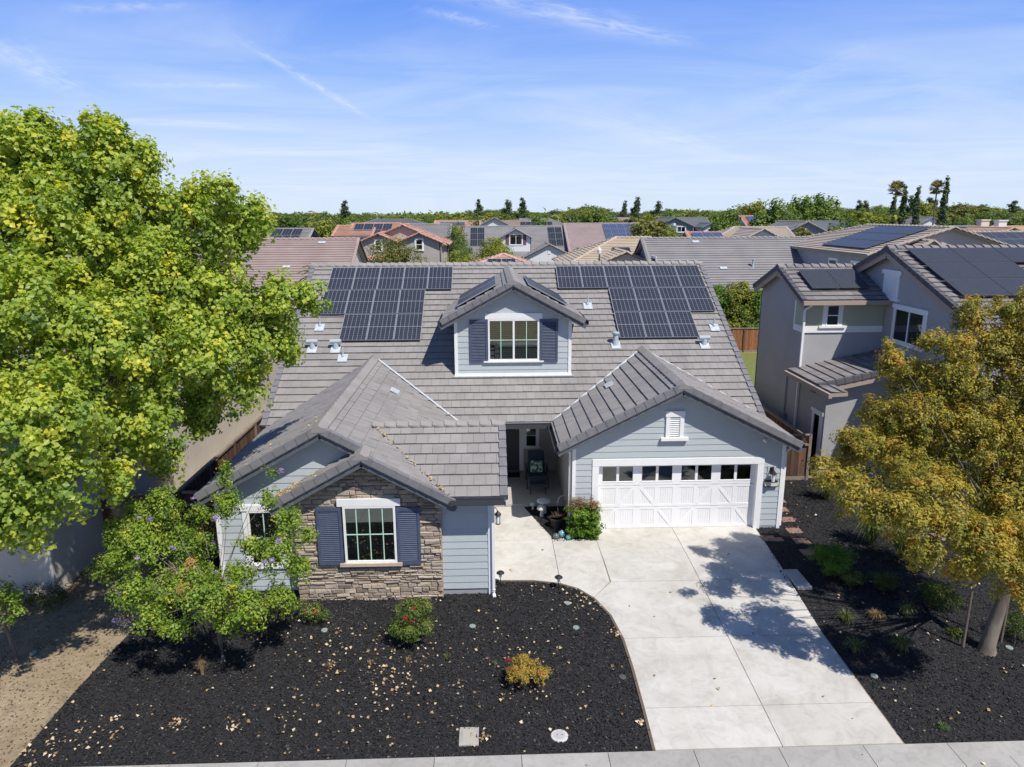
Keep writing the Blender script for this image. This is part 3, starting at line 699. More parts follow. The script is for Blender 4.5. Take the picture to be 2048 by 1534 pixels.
# fascia boards under the rakes, gutters along the eaves
fa = MB(1)
def fboard(a, b, drop=.13, th=.03, h=.16):
    fa.mark(); a = Vector(a)-Vector((0, 0, drop)); b = Vector(b)-Vector((0, 0, drop)); fa.bar(a-Vector((0, 0, h/2)), b-Vector((0, 0, h/2)), th, h)
for (xr, y, z, s, wl, wr) in ((gx, 19.78, gzr, gs, 3.64, 3.64), (dx, 24.02, dzr, ds, 2.5, 2.5), (wx, 16.63, wz, .55, 3.14, .98), (sx, 16.20, sz, .55, 2.26, 2.24)):
    fboard((xr-wl, y, z-s*wl), (xr, y, z)); fboard((xr, y, z), (xr+wr, y, z-s*wr))
fboard((.33, ty-2.2, tz-2.2*.54), (.33, ty, tz)); fboard((.33, ty, tz), (.33, ty+2.0, tz-2.0*.54))
fboard((RX0+.05, 22.32, RZ-8.18*.56), (RX0+.05, RY, RZ)); fboard((RX1-.05, 22.32, RZ-8.18*.56), (RX1-.05, RY, RZ))
for a_, b_ in (((-1.05, 16.24, tz-2.2*.54), (.34, 16.24, tz-2.2*.54)), ((-1.0, 22.36, RZ-8.14*.56), (2.1, 22.36, RZ-8.14*.56)), ((gx-3.58, 19.8, gzr-gs*3.58), (gx-3.58, 22.4, gzr-gs*3.58)), ((gx+3.58, 19.8, gzr-gs*3.58), (gx+3.58, 24.6, gzr-gs*3.58)), ((wx-3.06, 16.65, wz-.55*3.06), (wx-3.06, 22.4, wz-.55*3.06))):
    fboard(a_, b_, drop=.0, th=.03, h=.24)
fa.build('fascia', fascia, H)
gu = MB(1)
def gutter(a, b, off):
    gu.mark(); a = Vector(a); b = Vector(b); o = Vector(off); z = Vector((0, 0, 1)); d = b-a
    gu.obox(a-z*.13, d, o*.012, z*.13); gu.obox(a+o*.012-z*.13, d, o*.10, z*.012); gu.obox(a+o*.112-z*.135, d, o*.012, z*.125)
ez = RZ-8.2*.56
gutter((-1.0, 22.30, ez-.02), (2.0, 22.30, ez-.02), (0, -1, 0)); gutter((-1.02, 16.20, tz-2.22*.54-.02), (.30, 16.20, tz-2.22*.54-.02), (0, -1, 0))
gutter((gx-3.62, 19.80, gzr-gs*3.62-.03), (gx-3.62, 22.3, gzr-gs*3.62-.03), (-1, 0, 0)); gutter((gx+3.62, 19.80, gzr-gs*3.62-.03), (gx+3.62, 24.5, gzr-gs*3.62-.03), (1, 0, 0))
gutter((dx-2.46, 24.0, dzr-ds*2.46-.03), (dx-2.46, 26.6, dzr-ds*2.46-.03), (-1, 0, 0)); gutter((dx+2.46, 24.0, dzr-ds*2.46-.03), (dx+2.46, 26.6, dzr-ds*2.46-.03), (1, 0, 0))
gutter((wx-3.1, 16.65, wz-.55*3.1-.03), (wx-3.1, 22.3, wz-.55*3.1-.03), (-1, 0, 0))
gu.build('gutter', gutterm, H)
# valley flashing, saddle flashing of the dormer, little roof vents
fl = MB()
fl.mark(); fl.bar((gx-.03, 25.52, 4.72), (2.05, 22.35, 2.93), .07, .012, up=(0, -.5, 1)); fl.mark(); fl.bar((gx+.03, 25.52, 4.72), (9.1, 22.4, 2.95), .05, .012, up=(0, -.5, 1))
fl.mark(); fl.bar((wx+.03, 25.2, 4.58), (-1.02, 22.35, 2.93), .06, .012, up=(0, -.5, 1))
fl.mark(); fl.box(dx-2.12, dx+2.12, 24.20, 24.33, 4.00, 4.03)
fl.build('flashing', metalw, H)
fv = MB()
def onroof(O, s, ax, u, w):
    """a frame sitting on a side slope"""
    pass
for (x, y, sgn) in ((-3.25, 22.2, 1), ):
    fv.mark(); n = Vector((.55, 0, 1)).normalized(); a = Vector((1, 0, -.55)).normalized(); o = Vector((x, y, wz-.55*(x-wx)))+n*.04
    fv.obox(o, a*.30, Vector((0, .42, 0)), n*.03)
for (x, y) in ((4.15, 22.9),):
    fv.mark(); n = Vector((-gs, 0, 1)).normalized(); a = Vector((-1, 0, -gs)).normalized(); o = Vector((x, y, gzr-gs*(gx-x)))+n*.04
    fv.obox(o, a*.30, Vector((0, .44, 0)), n*.03)
fv.build('roof_vent', metalw, H)
# walls
sw = MB(1)
soz = .10
def under(x, xr, zr, s): return zr-s*abs(x-xr)-.14
# garage front: siding round the door opening
gw = [(2.52, .06), (8.84, .06), (8.84, under(8.84, gx, gzr, gs)), (gx, gzr-.14), (2.52, under(2.52, gx, gzr, gs))]
siding_wall(sw, FR(20.16), gw, [(3.07, 8.27, -.1, 2.33)], top=6.0)
# dormer
dg = [(dx-2.0, 3.95), (dx+2.0, 3.95), (dx+2.0, under(dx+2.0, dx, dzr, ds)), (dx, dzr-.14), (dx-2.0, under(dx-2, dx, dzr, ds))]
DW = (-.06, 1.72, 4.55, 6.02)
siding_wall(sw, FR(24.35), dg, [DW], top=8.03, step=.20)
for xx, fr in ((dx-2.0, WR(dx-2.0)), (dx+2.0, ER(dx+2.0))):
    siding_wall(sw, fr, [(24.35, 4.0), (24.6, 4.0), (28.2, 6.1), (24.35, 6.1)], top=8.03, step=.20)
# wing front, left of the stone
wg = [(-6.95, .0), (-3.1, .0), (-3.1, 3.7), (wx, wz-.14), (-6.95, under(-6.95, wx, wz, .55))]
WW = (-6.22, -5.42, .75, 2.25)
siding_wall(sw, FR(17.0), wg, [WW], top=6.02)
# right of the stone, under the small roof
siding_wall(sw, FR(16.68), [(-1.3, .12), (-.07, .12), (-.07, 2.72), (-1.3, 2.72)], top=6.0)
siding_wall(sw, ER(0.0), [(16.75, .0), (24.8, .0), (24.8, 3.0), (20.5, 3.0), (18.42, 3.9), (16.75, 3.0)], top=6.0)
sw.build('siding_wall', siding, H)
sb = MB(1); base = MB(1)
flat_wall(sb, WR(-6.97), [(17.0, -.1), (37, -.1), (37, 2.9), (17.0, 2.72)]); flat_wall(sb, ER(9.0), [(22.0, -.1), (37, -.1), (37, 3.6), (30.5, 7.2), (22.0, 2.7)])
flat_wall(sb, ER(8.86), [(20.2, -.1), (24, -.1), (24, 3.0), (20.2, 3.0)]); flat_wall(sb, FR(37.0), [(-6.97, -.1), (9, -.1), (9, 3.4), (-6.97, 3.4)])
flat_wall(sb, WR(2.46), [(20.2, -.1), (25.4, -.1), (25.4, 3.1), (20.2, 2.98)]); flat_wall(sb, FR(25.3), [(0, 0), (2.46, 0), (2.46, 4.2), (0, 4.2)], [(.32, 1.12, .12, 2.3), (1.28, 1.72, 1.05, 1.95)])
sb.box(-6.85, 8.8, 25.6, 25.7, 2.9, 2.95)
sb.build('stucco_wall', stucco, H)
base.mark(); base.box(-1.3, -.02, 16.70, 16.80, -.2, .12); base.mark(); base.box(2.48, 3.06, 20.17, 20.3, -.1, .06); base.mark(); base.box(8.28, 8.88, 20.17, 20.3, -.1, .06); base.mark(); base.box(-6.95, -4.9, 17.02, 17.2, -.2, .02)
base.build('foundation', mat('foundation_concrete', (.30, .31, .315), .9), H)
# soffit blocks shut the open gable eaves from below
tr = MB()
tr.mark(); tr.lb(FR(20.16), 2.44, 2.54, .0, 2.72, -.02, .03); tr.mark(); tr.lb(FR(20.16), 8.82, 8.92, .0, 2.72, -.02, .03)
tr.mark(); tr.lb(FR(24.35), dx-2.04, dx-1.93, 3.98, 5.98, -.02, .035); tr.mark(); tr.lb(FR(24.35), dx+1.93, dx+2.04, 3.98, 5.98, -.02, .035); tr.mark(); tr.lb(FR(24.35), dx-2.05, dx+2.05, 4.0, 4.10, -.02, .05)
tr.mark(); tr.lb(FR(16.68), -.10, .02, -.05, 2.70, -.02, .03); tr.mark(); tr.lb(FR(17.0), -7.02, -6.92, 0, 2.7, -.02, .03)
tr.mark(); tr.lb(FR(20.16), 3.05, 3.25, .0, 2.14, -.15, .035); tr.lb(FR(20.16), 8.10, 8.29, .0, 2.14, -.15, .035); tr.lb(FR(20.16), 3.05, 8.29, 2.14, 2.35, -.15, .04)
tr.build('corner_trim', white, H)
# stone veneer: every stone its own irregular block
stonem = ramp_mat('ledge_stone', [(0, (.20, .165, .135)), (.3, (.33, .265, .20)), (.55, (.40, .325, .245)), (.75, (.33, .285, .25)), (1, (.47, .39, .30))], .9, bump=.7, bscale=16)
stn = MB(); SY = 16.58
SH = [(-3.82, -2.28, .90, 2.66)]
stn_poly_top = lambda x: sz-.14-.55*abs(x-sx)
def stones(u0, u1, z0, z1f, place, hs=()):
    z = z0
    while z < 4.0:
        h = random.choice([.05, .065, .08, .10, .13]); u = u0-random.random()*.2
        while u < u1:
            w = random.uniform(.12, .42); a, b = max(u, u0), min(u+w, u1); zz = z+h
            if b-a > .03 and z < min(z1f(a), z1f(b)):
                hit_ = any(a < q[1] and b > q[0] and z < q[3] and zz > q[2] for q in hs)
                if hit_:
                    for q in hs:
                        if z < q[3]-.03 and zz > q[2]+.03:
                            if a < q[0] < b: b = q[0]
                            elif a < q[1] < b: a = q[1]
                            else: a = b
                        else: hit_ = z >= q[2] and z < q[3] and not (zz <= q[2]+.03)
                if b-a > .03:
                    zt = min(zz, min(z1f(a), z1f(b))); place(a+.004, b-.004, z+.003, zt-.003, random.uniform(.02, .075))
            u += w
        z += h
def place_f(a, b, z0, z1, d):
    if z1-z0 < .01: return
    j = lambda s: random.uniform(-s, s); c = min(.018, (z1-z0)*.28); r = random.random(); y = SY+.02; f = SY-d
    B_ = [(a, y, z0), (b, y, z0), (b, y, z1), (a, y, z1)]; F1 = [(a+j(.006), f+.02, z0+j(.006)), (b+j(.006), f+.02, z0+j(.006)), (b+j(.006), f+.02, z1+j(.006)), (a+j(.006), f+.02, z1+j(.006))]
    F2 = [(a+c*1.3, f+j(.012), z0+c), (b-c*1.3, f+j(.012), z0+c*(.6+random.random()*.8)), (b-c*1.3, f+j(.012), z1-c*(.6+random.random()*.8)), (a+c*1.3, f+j(.012), z1-c)]
    i = len(stn.v); stn.v += B_+F1+F2
    for lay in (0, 4):
        for k in range(4):
            stn.f.append((i+lay+k, i+lay+(k+1) % 4, i+lay+4+(k+1) % 4, i+lay+4+k)); stn.mi.append(0); stn.rn.append(r)
    stn.f.append((i+8, i+9, i+10, i+11)); stn.mi.append(0); stn.rn.append(r)
stones(-4.95, -1.27, -.12, stn_poly_top, place_f, SH)
stn.box(-4.95, -4.90, SY, 17.0, -.1, 3.0, 0, .4); stn.box(-1.32, -1.27, SY-.02, 16.7, -.1, 2.85, 0, .4)
stn.build('stone_wall', stonem, H)
bk = MB(); flat_wall(bk, FR(SY+.015), [(-4.93, -.15), (-1.29, -.15), (-1.29, stn_poly_top(-1.29)), (sx, sz-.14), (-4.93, stn_poly_top(-4.93))], [(-3.70, -2.40, .98, 2.54)]); bk.build('mortar_backing', mat('dark_mortar', (.07, .06, .05), .95), H)
# windows and shutters
blindm = mat('pale_blind', (.66, .70, .52), .6); tan = mat('tan_stone_sill', (.52, .43, .32), .8, (.45, .37, .28), 8); mint = mat('pale_green_grille', (.50, .72, .58), .5)
fs = FR(SY-.05)
make_window(H, fs, -3.70, -2.40, 1.0, 2.53, 4, 2, gm=glass, fw=.055, head=(.13, .19), sill=(.13, .085, .10, tan), gridm=mint)
shutter(H, fs, -4.36, -3.74, .96, 2.50); shutter(H, fs, -2.38, -1.80, .93, 2.48)
fd = FR(24.35)
make_window(H, fd, -.06, 1.72, 4.55, 6.02, 4, 2, gm=glass, fw=.06, split='v', head=(.10, .20), sill=(.16, .05, .09), blind=blindm, gridm=mint)
shutter(H, fd, -.70, -.08, 4.50, 6.0); shutter(H, fd, 1.75, 2.37, 4.50, 6.0)
fw_ = FR(17.0)
make_window(H, fw_, WW[0], WW[1], WW[2], WW[3], 2, 2, gm=glass, fw=.05, trim=.13, head=(.16, .16), sill=(.18, .10, .07), gridm=mint)
# gable vent over the garage
gv = MB(); f2 = FR(20.16); gv.lb(f2, 5.22, 5.34, 3.02, 3.66, 0, .06); gv.lb(f2, 5.64, 5.76, 3.02, 3.66, 0, .06); gv.lb(f2, 5.20, 5.78, 3.66, 3.84, 0, .07); gv.lb(f2, 5.08, 5.90, 2.93, 3.02, 0, .12)
for i in range(11): gv.obox((5.34, 20.155, 3.03+i*.058), (.30, 0, 0), (0, -.04, -.03), (0, .0, .012))
gv.build('gable_vent', white, H)
# garage door
gd = MB(); GY = 20.31; a0, a1 = 3.25, 8.10; W4 = (a1-a0)/4; f3 = FR(GY)
gd.lb(f3, a0, a1, .02, .12, -.05, .0)
for r_, (z0, z1) in enumerate(((.02, .725), (.73, 1.435), (1.44, 2.14))):
    if r_ < 2: gd.lb(f3, a0, a1, z0, z1-.006, -.05, -.012)
    for c_ in range(4):
        x = a0+W4*c_
        if r_ == 2:
            for (p, q) in ((x, x+.14), (x+W4-.14, x+W4)): gd.lb(f3, p, q, z0, z1, -.05, .004)
            gd.lb(f3, x+.14, x+W4-.14, z0, z0+.13, -.05, .004); gd.lb(f3, x+.14, x+W4-.14, z1-.09, z1, -.05, .004); gd.lb(f3, x+W4/2-.04, x+W4/2+.04, z0+.13, z1-.09, -.05, .004)
            gd.lb(f3, x+.11, x+W4-.11, z0+.10, z0+.125, .004, .014)
        else:
            for (p, q) in ((x, x+.11), (x+W4-.11, x+W4), (x+W4/2-.06, x+W4/2+.06)): gd.lb(f3, p, q, z0, z1-.006, -.012, .004)
            gd.lb(f3, x, x+W4, z0, z0+.075, -.012, .0055); gd.lb(f3, x, x+W4, z1-.085, z1-.006, -.012, .0055)
for c_ in range(4):
    x = a0+W4*c_; s = 1 if c_ % 2 == 0 else -1
    for (z0, z1, hi) in ((.02, .725, 0), (.73, 1.435, 1)):
        half = (1 if hi else 0) if s == 1 else (0 if hi else 1); p = x+.11 if half == 0 else x+W4/2+.06; q = p+W4/2-.17
        A = Vector((p if s == 1 else q, GY+.001, z0+.07)); B = Vector((q if s == 1 else p, GY+.001, z1-.08)); gd.bar(A, B, .018, .085, up=(0, 0, 1))
gdo = gd.build('garage_door', doorw, H)
bd = MB()
for z0, z1 in ((.09, .645), (.80, 1.355)):
    for c_ in range(4):
        for h_ in (0, 1):
            p = a0+W4*c_+(.11 if h_ == 0 else W4/2+.06); w_ = W4/2-.17
            for i in range(6): bd.lb(f3, p+w_*i/6+.004, p+w_*(i+1)/6-.004, z0, z1, -.012, -.005)
bd.build('beadboard_panel', doorw, gdo)
for c_ in range(4):
    for h_ in (0, 1):
        p = a0+W4*c_+(.14 if h_ == 0 else W4/2+.04); pb = MB(); pb.lb(f3, p, p+W4/2-.18, 1.57, 2.05, -.022, -.014); pb.build('pane', glassd, gdo)
inb = MB(); inb.mark(); inb.box(3.2, 8.2, 20.9, 20.95, .0, 2.4); inb.mark(); inb.box(-3.9, -2.2, 18.4, 18.45, .5, 2.9); inb.mark(); inb.box(-.3, 1.9, 25.5, 25.55, 4.3, 6.1); inb.build('interior_shade_panel', mat('painted_dim_room', (.035, .035, .03), .9), H)  # near-black panels added behind the glass; their colour stands in for unlit rooms
# front door and sidelight in the porch
fp = FR(25.3); dm = mat('charcoal_door', (.075, .075, .078), .5)
dd = MB(); dd.lb(fp, .38, 1.06, .12, 2.24, -.06, -.02)
for z0, z1 in ((.3, .95), (1.08, 2.05)):
    dd.lb(fp, .48, .96, z0, z1, -.02, -.005)
dr = dd.build('front_door', dm, H); hd = MB(); hd.tube([(.45, 25.27, 1.05), (.45, 25.22, 1.05), (.54, 25.22, 1.05)], .014, 6); hd.build('handle', galv, dr)
tr2 = MB(); tr2.lb(fp, 1.06, 1.22, .12, 2.42, -.02, .04); tr2.lb(fp, .22, .38, .12, 2.42, -.02, .04); tr2.lb(fp, .38, 1.06, 2.26, 2.42, -.02, .04); tr2.build('door_trim', white, H)
make_window(H, fp, 1.28, 1.72, 1.05, 1.95, 1, 2, gm=glass, fw=.045, trim=.08, sill=(.14, .06, .06), blind=blindm)
# lanterns, camera, house number plate
def lantern(fr, u, z, sc=1.0):
    o, U, N = fr; Z = Vector((0, 0, 1)); p = o+U*u+Z*z
    mb = MB(); mb.lb(fr, u-.05*sc, u+.05*sc, z-.02, z+.16*sc, 0, .02); mb.tube([p+Z*.14*sc, p+N*.09*sc+Z*.20*sc, p+N*.14*sc+Z*.10*sc], .011*sc, 6)
    q = p+N*.14*sc; mb.lathe(q+Z*.02*sc, [(.085*sc, 0), (.07*sc, .03*sc), (.03*sc, .075*sc), (.008, .10*sc)], 8)
    for a in (-1, 1):
        for b in (-1, 1): mb.bar(q+U*.052*sc*a+N*.052*sc*b+Z*.02, q+U*.042*sc*a+N*.042*sc*b-Z*.20*sc, .010, .010)
    mb.lathe(q-Z*.225*sc, [(.02*sc, 0), (.06*sc, .012), (.06*sc, .03*sc)], 8)
    l = mb.build('wall_lantern', black, H); g = MB(); g.lathe(q-Z*.195*sc, [(.042*sc, 0), (.05*sc, .21*sc)], 8); g.build('lamp_glass', lampglass, l); return l
bp_ = MB(); bp_.lb(FR(20.16), 8.41, 8.66, 1.62, 2.06, .012, .032); bp_.build('mounting_block', siding, H)
lantern(FR(20.13), 8.535, 1.84, 1.15)
npb = MB(); npb.lb(FR(20.16), 8.35, 8.72, 1.42, 1.57, .01, .075); pl_ = npb.build('number_plate', mat('cream_plate', (.66, .60, .52), .5), H)
npt = MB(); npt.lb(FR(20.16), 8.33, 8.74, 1.57, 1.595, .01, .10); npt.lb(FR(20.16), 8.33, 8.74, 1.395, 1.42, .01, .09); npt.build('plate_frame', black, pl_)
lantern(ER(0.0), 16.98, 2.0, 1.1)
lantern(FR(17.0), -5.10, 2.0, .8)
cm = MB(); cm.lathe((8.23, 20.09, 2.86), [(.03, 0), (.055, .02), (.055, .06), (.03, .085)], 10); cm.tube([(8.23, 20.09, 2.89), (8.23, 20.0, 2.87)], [.04, .035], 8); cm.build('security_camera', white, H)
# downspouts
dn = MB(); dn.mark(); dn.bar((.03, 16.60, .06), (.03, 16.60, 2.62), .07, .05, up=(0, 1, 0)); dn.bar((.03, 16.60, 2.62), (.03, 16.28, 2.72), .06, .05); dn.tube([(.03, 16.6, .12), (.03, 16.6, -.02), (.04, 16.5, -.06)], .045, 8)
dn.mark(); dn.bar((2.38, 20.25, .06), (2.38, 20.25, 2.55), .06, .05, up=(0, 1, 0)); dn.bar((2.38, 20.25, 2.55), (2.1, 20.05, 2.70), .05, .05)
dn.mark(); dn.bar((8.98, 20.24, .06), (8.98, 20.24, 2.50), .06, .05, up=(0, 1, 0)); dn.bar((8.98, 20.24, 2.50), (9.22, 20.24, 2.66), .05, .05)
dn.build('downspout', white, H)
# solar panels
cellm = mat('solar_cell', (.028, .033, .046), .35, (.034, .039, .054), 3, spec=.25); gridl = mat('solar_frame_line', (.29, .305, .33), .5); blackf = mat('black_panel_frame', (.03, .03, .035), .4)
def solar(parent, O, U, V, w, l, nx=6, ny=1, half=True, cell=None, line=None, n=.10, busbars=True):
    """one framed panel lying n above the roof: O its top left corner on the roof plane"""
    U = Vector(U).normalized(); V = Vector(V).normalized(); N = U.cross(V); N = -N if N.z < 0 else N
    O = Vector(O)+N*n; cell = cell or cellm; line = line or gridl
    mb = MB(); mb.obox(O+U*.008+V*.008, U*(w-.016), V*(l-.016), N*.035, 1, .5)
    t = .008; h = .0365
    mb.obox(O+N*.03+U*.004+V*.004, U*(w-.008), V*.010, N*.010, 2); mb.obox(O+N*.03+V*(l-.018)+U*.004, U*(w-.008), V*.010, N*.010, 2)
    mb.obox(O+N*.03+U*.004+V*.018, U*.010, V*(l-.036), N*.010, 2); mb.obox(O+N*.03+U*(w-.018)+V*.018, U*.010, V*(l-.036), N*.010, 2)
    a, b = .022, w-.022
    halves = ((.022, l/2-.009), (l/2+.009, l-.022)) if half else ((.03, l-.03),)
    for (va, vb) in halves:
        for i in range(nx):
            u0 = a+(b-a)*i/nx+.0048; u1 = a+(b-a)*(i+1)/nx-.0048; m = ny
            for j in range(m):
                w0 = va+(vb-va)*j/m+.002; w1 = va+(vb-va)*(j+1)/m-.002; q = O+N*.0362
                mb.face([q+U*u0+V*w0, q+U*u1+V*w0, q+U*u1+V*w1, q+U*u0+V*w1], 0, random.random())
    # rails under the panel
    mb.obox(O+U*.1+V*(l*.22)-N*(n-.02), U*.04, V*.04, N*(n-.02), 1); mb.obox(O+U*(w-.14)+V*(l*.78)-N*(n-.02), U*.04, V*.04, N*(n-.02), 1)
    return mb.build('solar_panel', [cell, line, line], parent)
def mainpt(x, y): return Vector((x, y, RZ-.56*(RY-y)))
PW, PL = 1.0, 1.395*K
for (x0, row, n) in ((-6.52, 0, 5), (-6.57, 1, 4), (-5.56, 2, 3), (2.80, 0, 6), (4.83, 1, 4), (4.83, 2, 3)):
    for i in range(n):
        y = 30.18-row*1.405; solar(H, mainpt(x0+i*1.006, y), (1, 0, 0), Vm, PW, PL-.02, 6, 6)
blackcell = mat('black_solar_cell', (.028, .030, .037), .35, spec=.3); darkline = mat('dark_solar_line', (.10, .105, .115), .5)
for s in (-1, 1):
    V_ = Vector((s, 0, -ds)).normalized(); base_ = Vector((dx+s*.50, 0, dzr-ds*.50))
    for i in range(2): solar(H, base_+Vector((0, 25.0+i*1.76, 0)), (0, 1, 0), V_, 1.74, 1.62, 10, 3, False, blackcell if s > 0 else cellm, gridl, n=.09)
# plumbing vents and heater caps on the main roof
def pipe_vent(x, y, kind):
    p = mainpt(x, y); N = Vector((0, -.56, 1)).normalized(); b = MB()
    b.obox(p+Vector((-.17, 0, 0))+N*.045+Vm*-.15, (.34, 0, 0), Vm*.42, N*.012, 1)
    if kind == 0:
        b.lathe(p+Vector((0, 0, -.02)), [(.07, 0), (.06, .12), (.03, .16), (.03, .42)], 10); 
    elif kind == 1:
        b.lathe(p+Vector((0, 0, -.02)), [(.13, 0), (.11, .18), (.10, .42), (.14, .44), (.14, .50), (.03, .53)], 12)
    else:
        b.lathe(p+Vector((0, 0, -.02)), [(.11, 0), (.09, .22), (.09, .25)], 10); b.tube([p+Vector((-.2, 0, .28)), p+Vector((.2, 0, .28))], .085, 10)
    b.build('vent_pipe', [galv, metalw], H)
for v in ((4.65, 25.76, 1), (7.95, 25.71, 2), (-5.62, 25.7, 2), (-5.29, 25.26, 0), (-6.47, 25.71, 2), (3.88, 27.88, 0), (8.57, 26.62, 0), (-6.41, 26.82, 0)): pipe_vent(*v)

# ------------------------------------------------------------------ things by the porch and in the beds
def mushroom(x, y, h, r, label, z=.012, wide=False):
    t = MB(); t.lathe((x, y, z), [(r*.42, 0), (r*.36, h*.25), (r*.26, h*.6), (r*.24, h*.78)], 14); c = MB()
    c.lathe((x, y, z+h*(.74 if wide else .62)), [(r*.4, .0), (r*.95, .005), (r, .03), (r*.88, h*(.12 if wide else .2)), (r*.5, h*(.19 if wide else .33)), (.01, h*(.21 if wide else .38))], 18)
    e = thing('garden_mushroom', label, 'garden statue', (x, y, z), 'white mushroom statues in the porch bed'); m = mat('white_cast_stone', (.62, .60, .56), .8, (.5, .48, .45), 12, bump=.2)
    t.build('stalk', m, e, smooth=True); c.build('cap', m, e, smooth=True)
p = gp(1088, 1027); mushroom(p.x, p.y+.05, .52, .24, 'largest flat-capped white stone mushroom beside the porch slab', wide=True)
p = gp(1083, 1031); mushroom(p.x, p.y-.1, .40, .16, 'middle white stone mushroom with domed cap in front of the flat-capped one')
p = gp(1066, 1019); mushroom(p.x, p.y, .24, .11, 'smallest white stone mushroom at the left of the porch bed')
ch = thing('lounge_chair', 'dark blue cushioned lounge chair with leafy pillow on the shaded porch', 'chair', (1.62, 23.8, .12))
cz = .12; cushion = mat('navy_cushion', (.035, .055, .085), .85); frm = mat('chair_frame', (.03, .03, .035), .5)
b = MB(); b.hexa([(1.30, 23.35, cz+.36), (1.95, 23.35, cz+.36), (1.95, 24.1, cz+.30), (1.30, 24.1, cz+.30), (1.30, 23.35, cz+.48), (1.95, 23.35, cz+.48), (1.95, 24.1, cz+.42), (1.30, 24.1, cz+.42)]); b.build('seat', cushion, ch, bevel=.03)
b = MB(); b.hexa([(1.32, 24.02, cz+.42), (1.93, 24.02, cz+.42), (1.93, 24.14, cz+.38), (1.32, 24.14, cz+.38), (1.34, 24.35, cz+1.12), (1.91, 24.35, cz+1.12), (1.91, 24.46, cz+1.08), (1.34, 24.46, cz+1.08)]); b.build('backrest', cushion, ch, bevel=.03)
for x in (1.26, 1.99):
    b = MB(); b.bar((x, 23.4, cz), (x, 23.4, cz+.62), .04, .04, up=(0, 1, 0)); b.build('leg', frm, ch); b = MB(); b.bar((x, 24.3, cz), (x, 24.1, cz+.64), .04, .04, up=(0, 1, 0)); b.build('leg', frm, ch)
    b = MB(); b.bar((x, 23.36, cz+.63), (x, 24.2, cz+.66), .05, .03); b.build('armrest', frm, ch)
b = MB(); b.hexa([(1.32, 22.85, cz+.28), (1.9, 22.85, cz+.28), (1.9, 23.28, cz+.28), (1.32, 23.28, cz+.28), (1.32, 22.85, cz+.38), (1.9, 22.85, cz+.38), (1.9, 23.28, cz+.38), (1.32, 23.28, cz+.38)])
for x in (1.33, 1.86):
    for y in (22.87, 23.24): b.box(x, x+.03, y, y+.03, cz, cz+.28)
o = b.build('footstool', cushion, None); tag(o, 'dark blue footstool in front of the porch lounge chair', 'footstool')
b = MB(); b.hexa([(1.40, 23.88, cz+.44), (1.84, 23.86, cz+.43), (1.84, 23.98, cz+.42), (1.40, 24.0, cz+.42), (1.40, 24.02, cz+.84), (1.84, 24.02, cz+.84), (1.84, 24.12, cz+.82), (1.40, 24.12, cz+.82)])
tag(b.build('throw_pillow', mat('leafy_pillow', (.50, .58, .48), .9, (.05, .12, .09), 9, 2, ramp=(.45, .55)), None, bevel=.04), 'white and green leaf patterned pillow on the porch lounge chair', 'pillow')
b = MB(); b.box(.45, 1.05, 24.55, 25.05, .124, .14); tag(b.build('doormat', mat('dark_mat', (.03, .025, .03), .95), None), 'dark doormat before the charcoal front door', 'doormat')
# pots and hose stand
def pot(name, x, y, z, prof, m, label, cat='pot', sub=None):
    b = MB(); b.lathe((x, y, z), prof, 16); return tag(b.build(name, m, None, smooth=True), label, cat)
p = gp(1113, 1055); pot('plant_pot', p.x, p.y, .012, [(.13, 0), (.20, .25), (.23, .34), (.20, .34), (.18, .30)], mat('black_pot', (.03, .03, .032), .6), 'black pot of dry twigs beside the clipped garage vine')
tw = MB()
for i in range(46):
    a = random.uniform(0, 6.28); r = random.uniform(.05, .34); tw.tube([(p.x, p.y, .3), (p.x+math.cos(a)*r*.5, p.y+math.sin(a)*r*.5, .42), (p.x+math.cos(a)*r, p.y+math.sin(a)*r, .36+random.random()*.2)], [.006, .005, .002], 4, cap=False)
tag(tw.build('dry_plant', mat('dry_twigs', (.13, .085, .06), .9), None), 'tangle of dead brown twigs growing in the black pot', 'plant')
bluem = mat('blue_glaze', (.12, .26, .33), .25, (.20, .38, .42), 6, spec=.6)
for q, lb, s in (((1124, 1075), 'pale blue glazed ball between the black pot and the vine', .12), ((1112, 1079), 'dark grey glazed ball at the foot of the black pot', .10), ((1137, 1080), 'blue glazed ball half under the clipped vine', .09)):
    p = gp(*q); b = MB(); b.lathe((p.x, p.y, .01), [(s*.3, 0), (s*.8, s*.35), (s, s), (s*.85, s*1.5), (s*.4, s*1.85), (.01, s*1.95)], 14); tag(b.build('glazed_ball', bluem if 'blue' in lb else mat('grey_glaze', (.12, .13, .13), .3), None, smooth=True), lb, 'ornament')
hs_ = MB(); p = gp(1117, 1040); hs_.tube([(p.x+.02, p.y, .02), (p.x-.02, p.y, .35), (p.x-.05, p.y, .6), (p.x+.03, p.y, .8), (p.x+.16, p.y, .84)], .018, 8); tag(hs_.build('garden_hook', mat('weathered_cane', (.40, .37, .33), .7), None), 'curved pale cane hook rising between mushrooms and vine', 'garden stake')

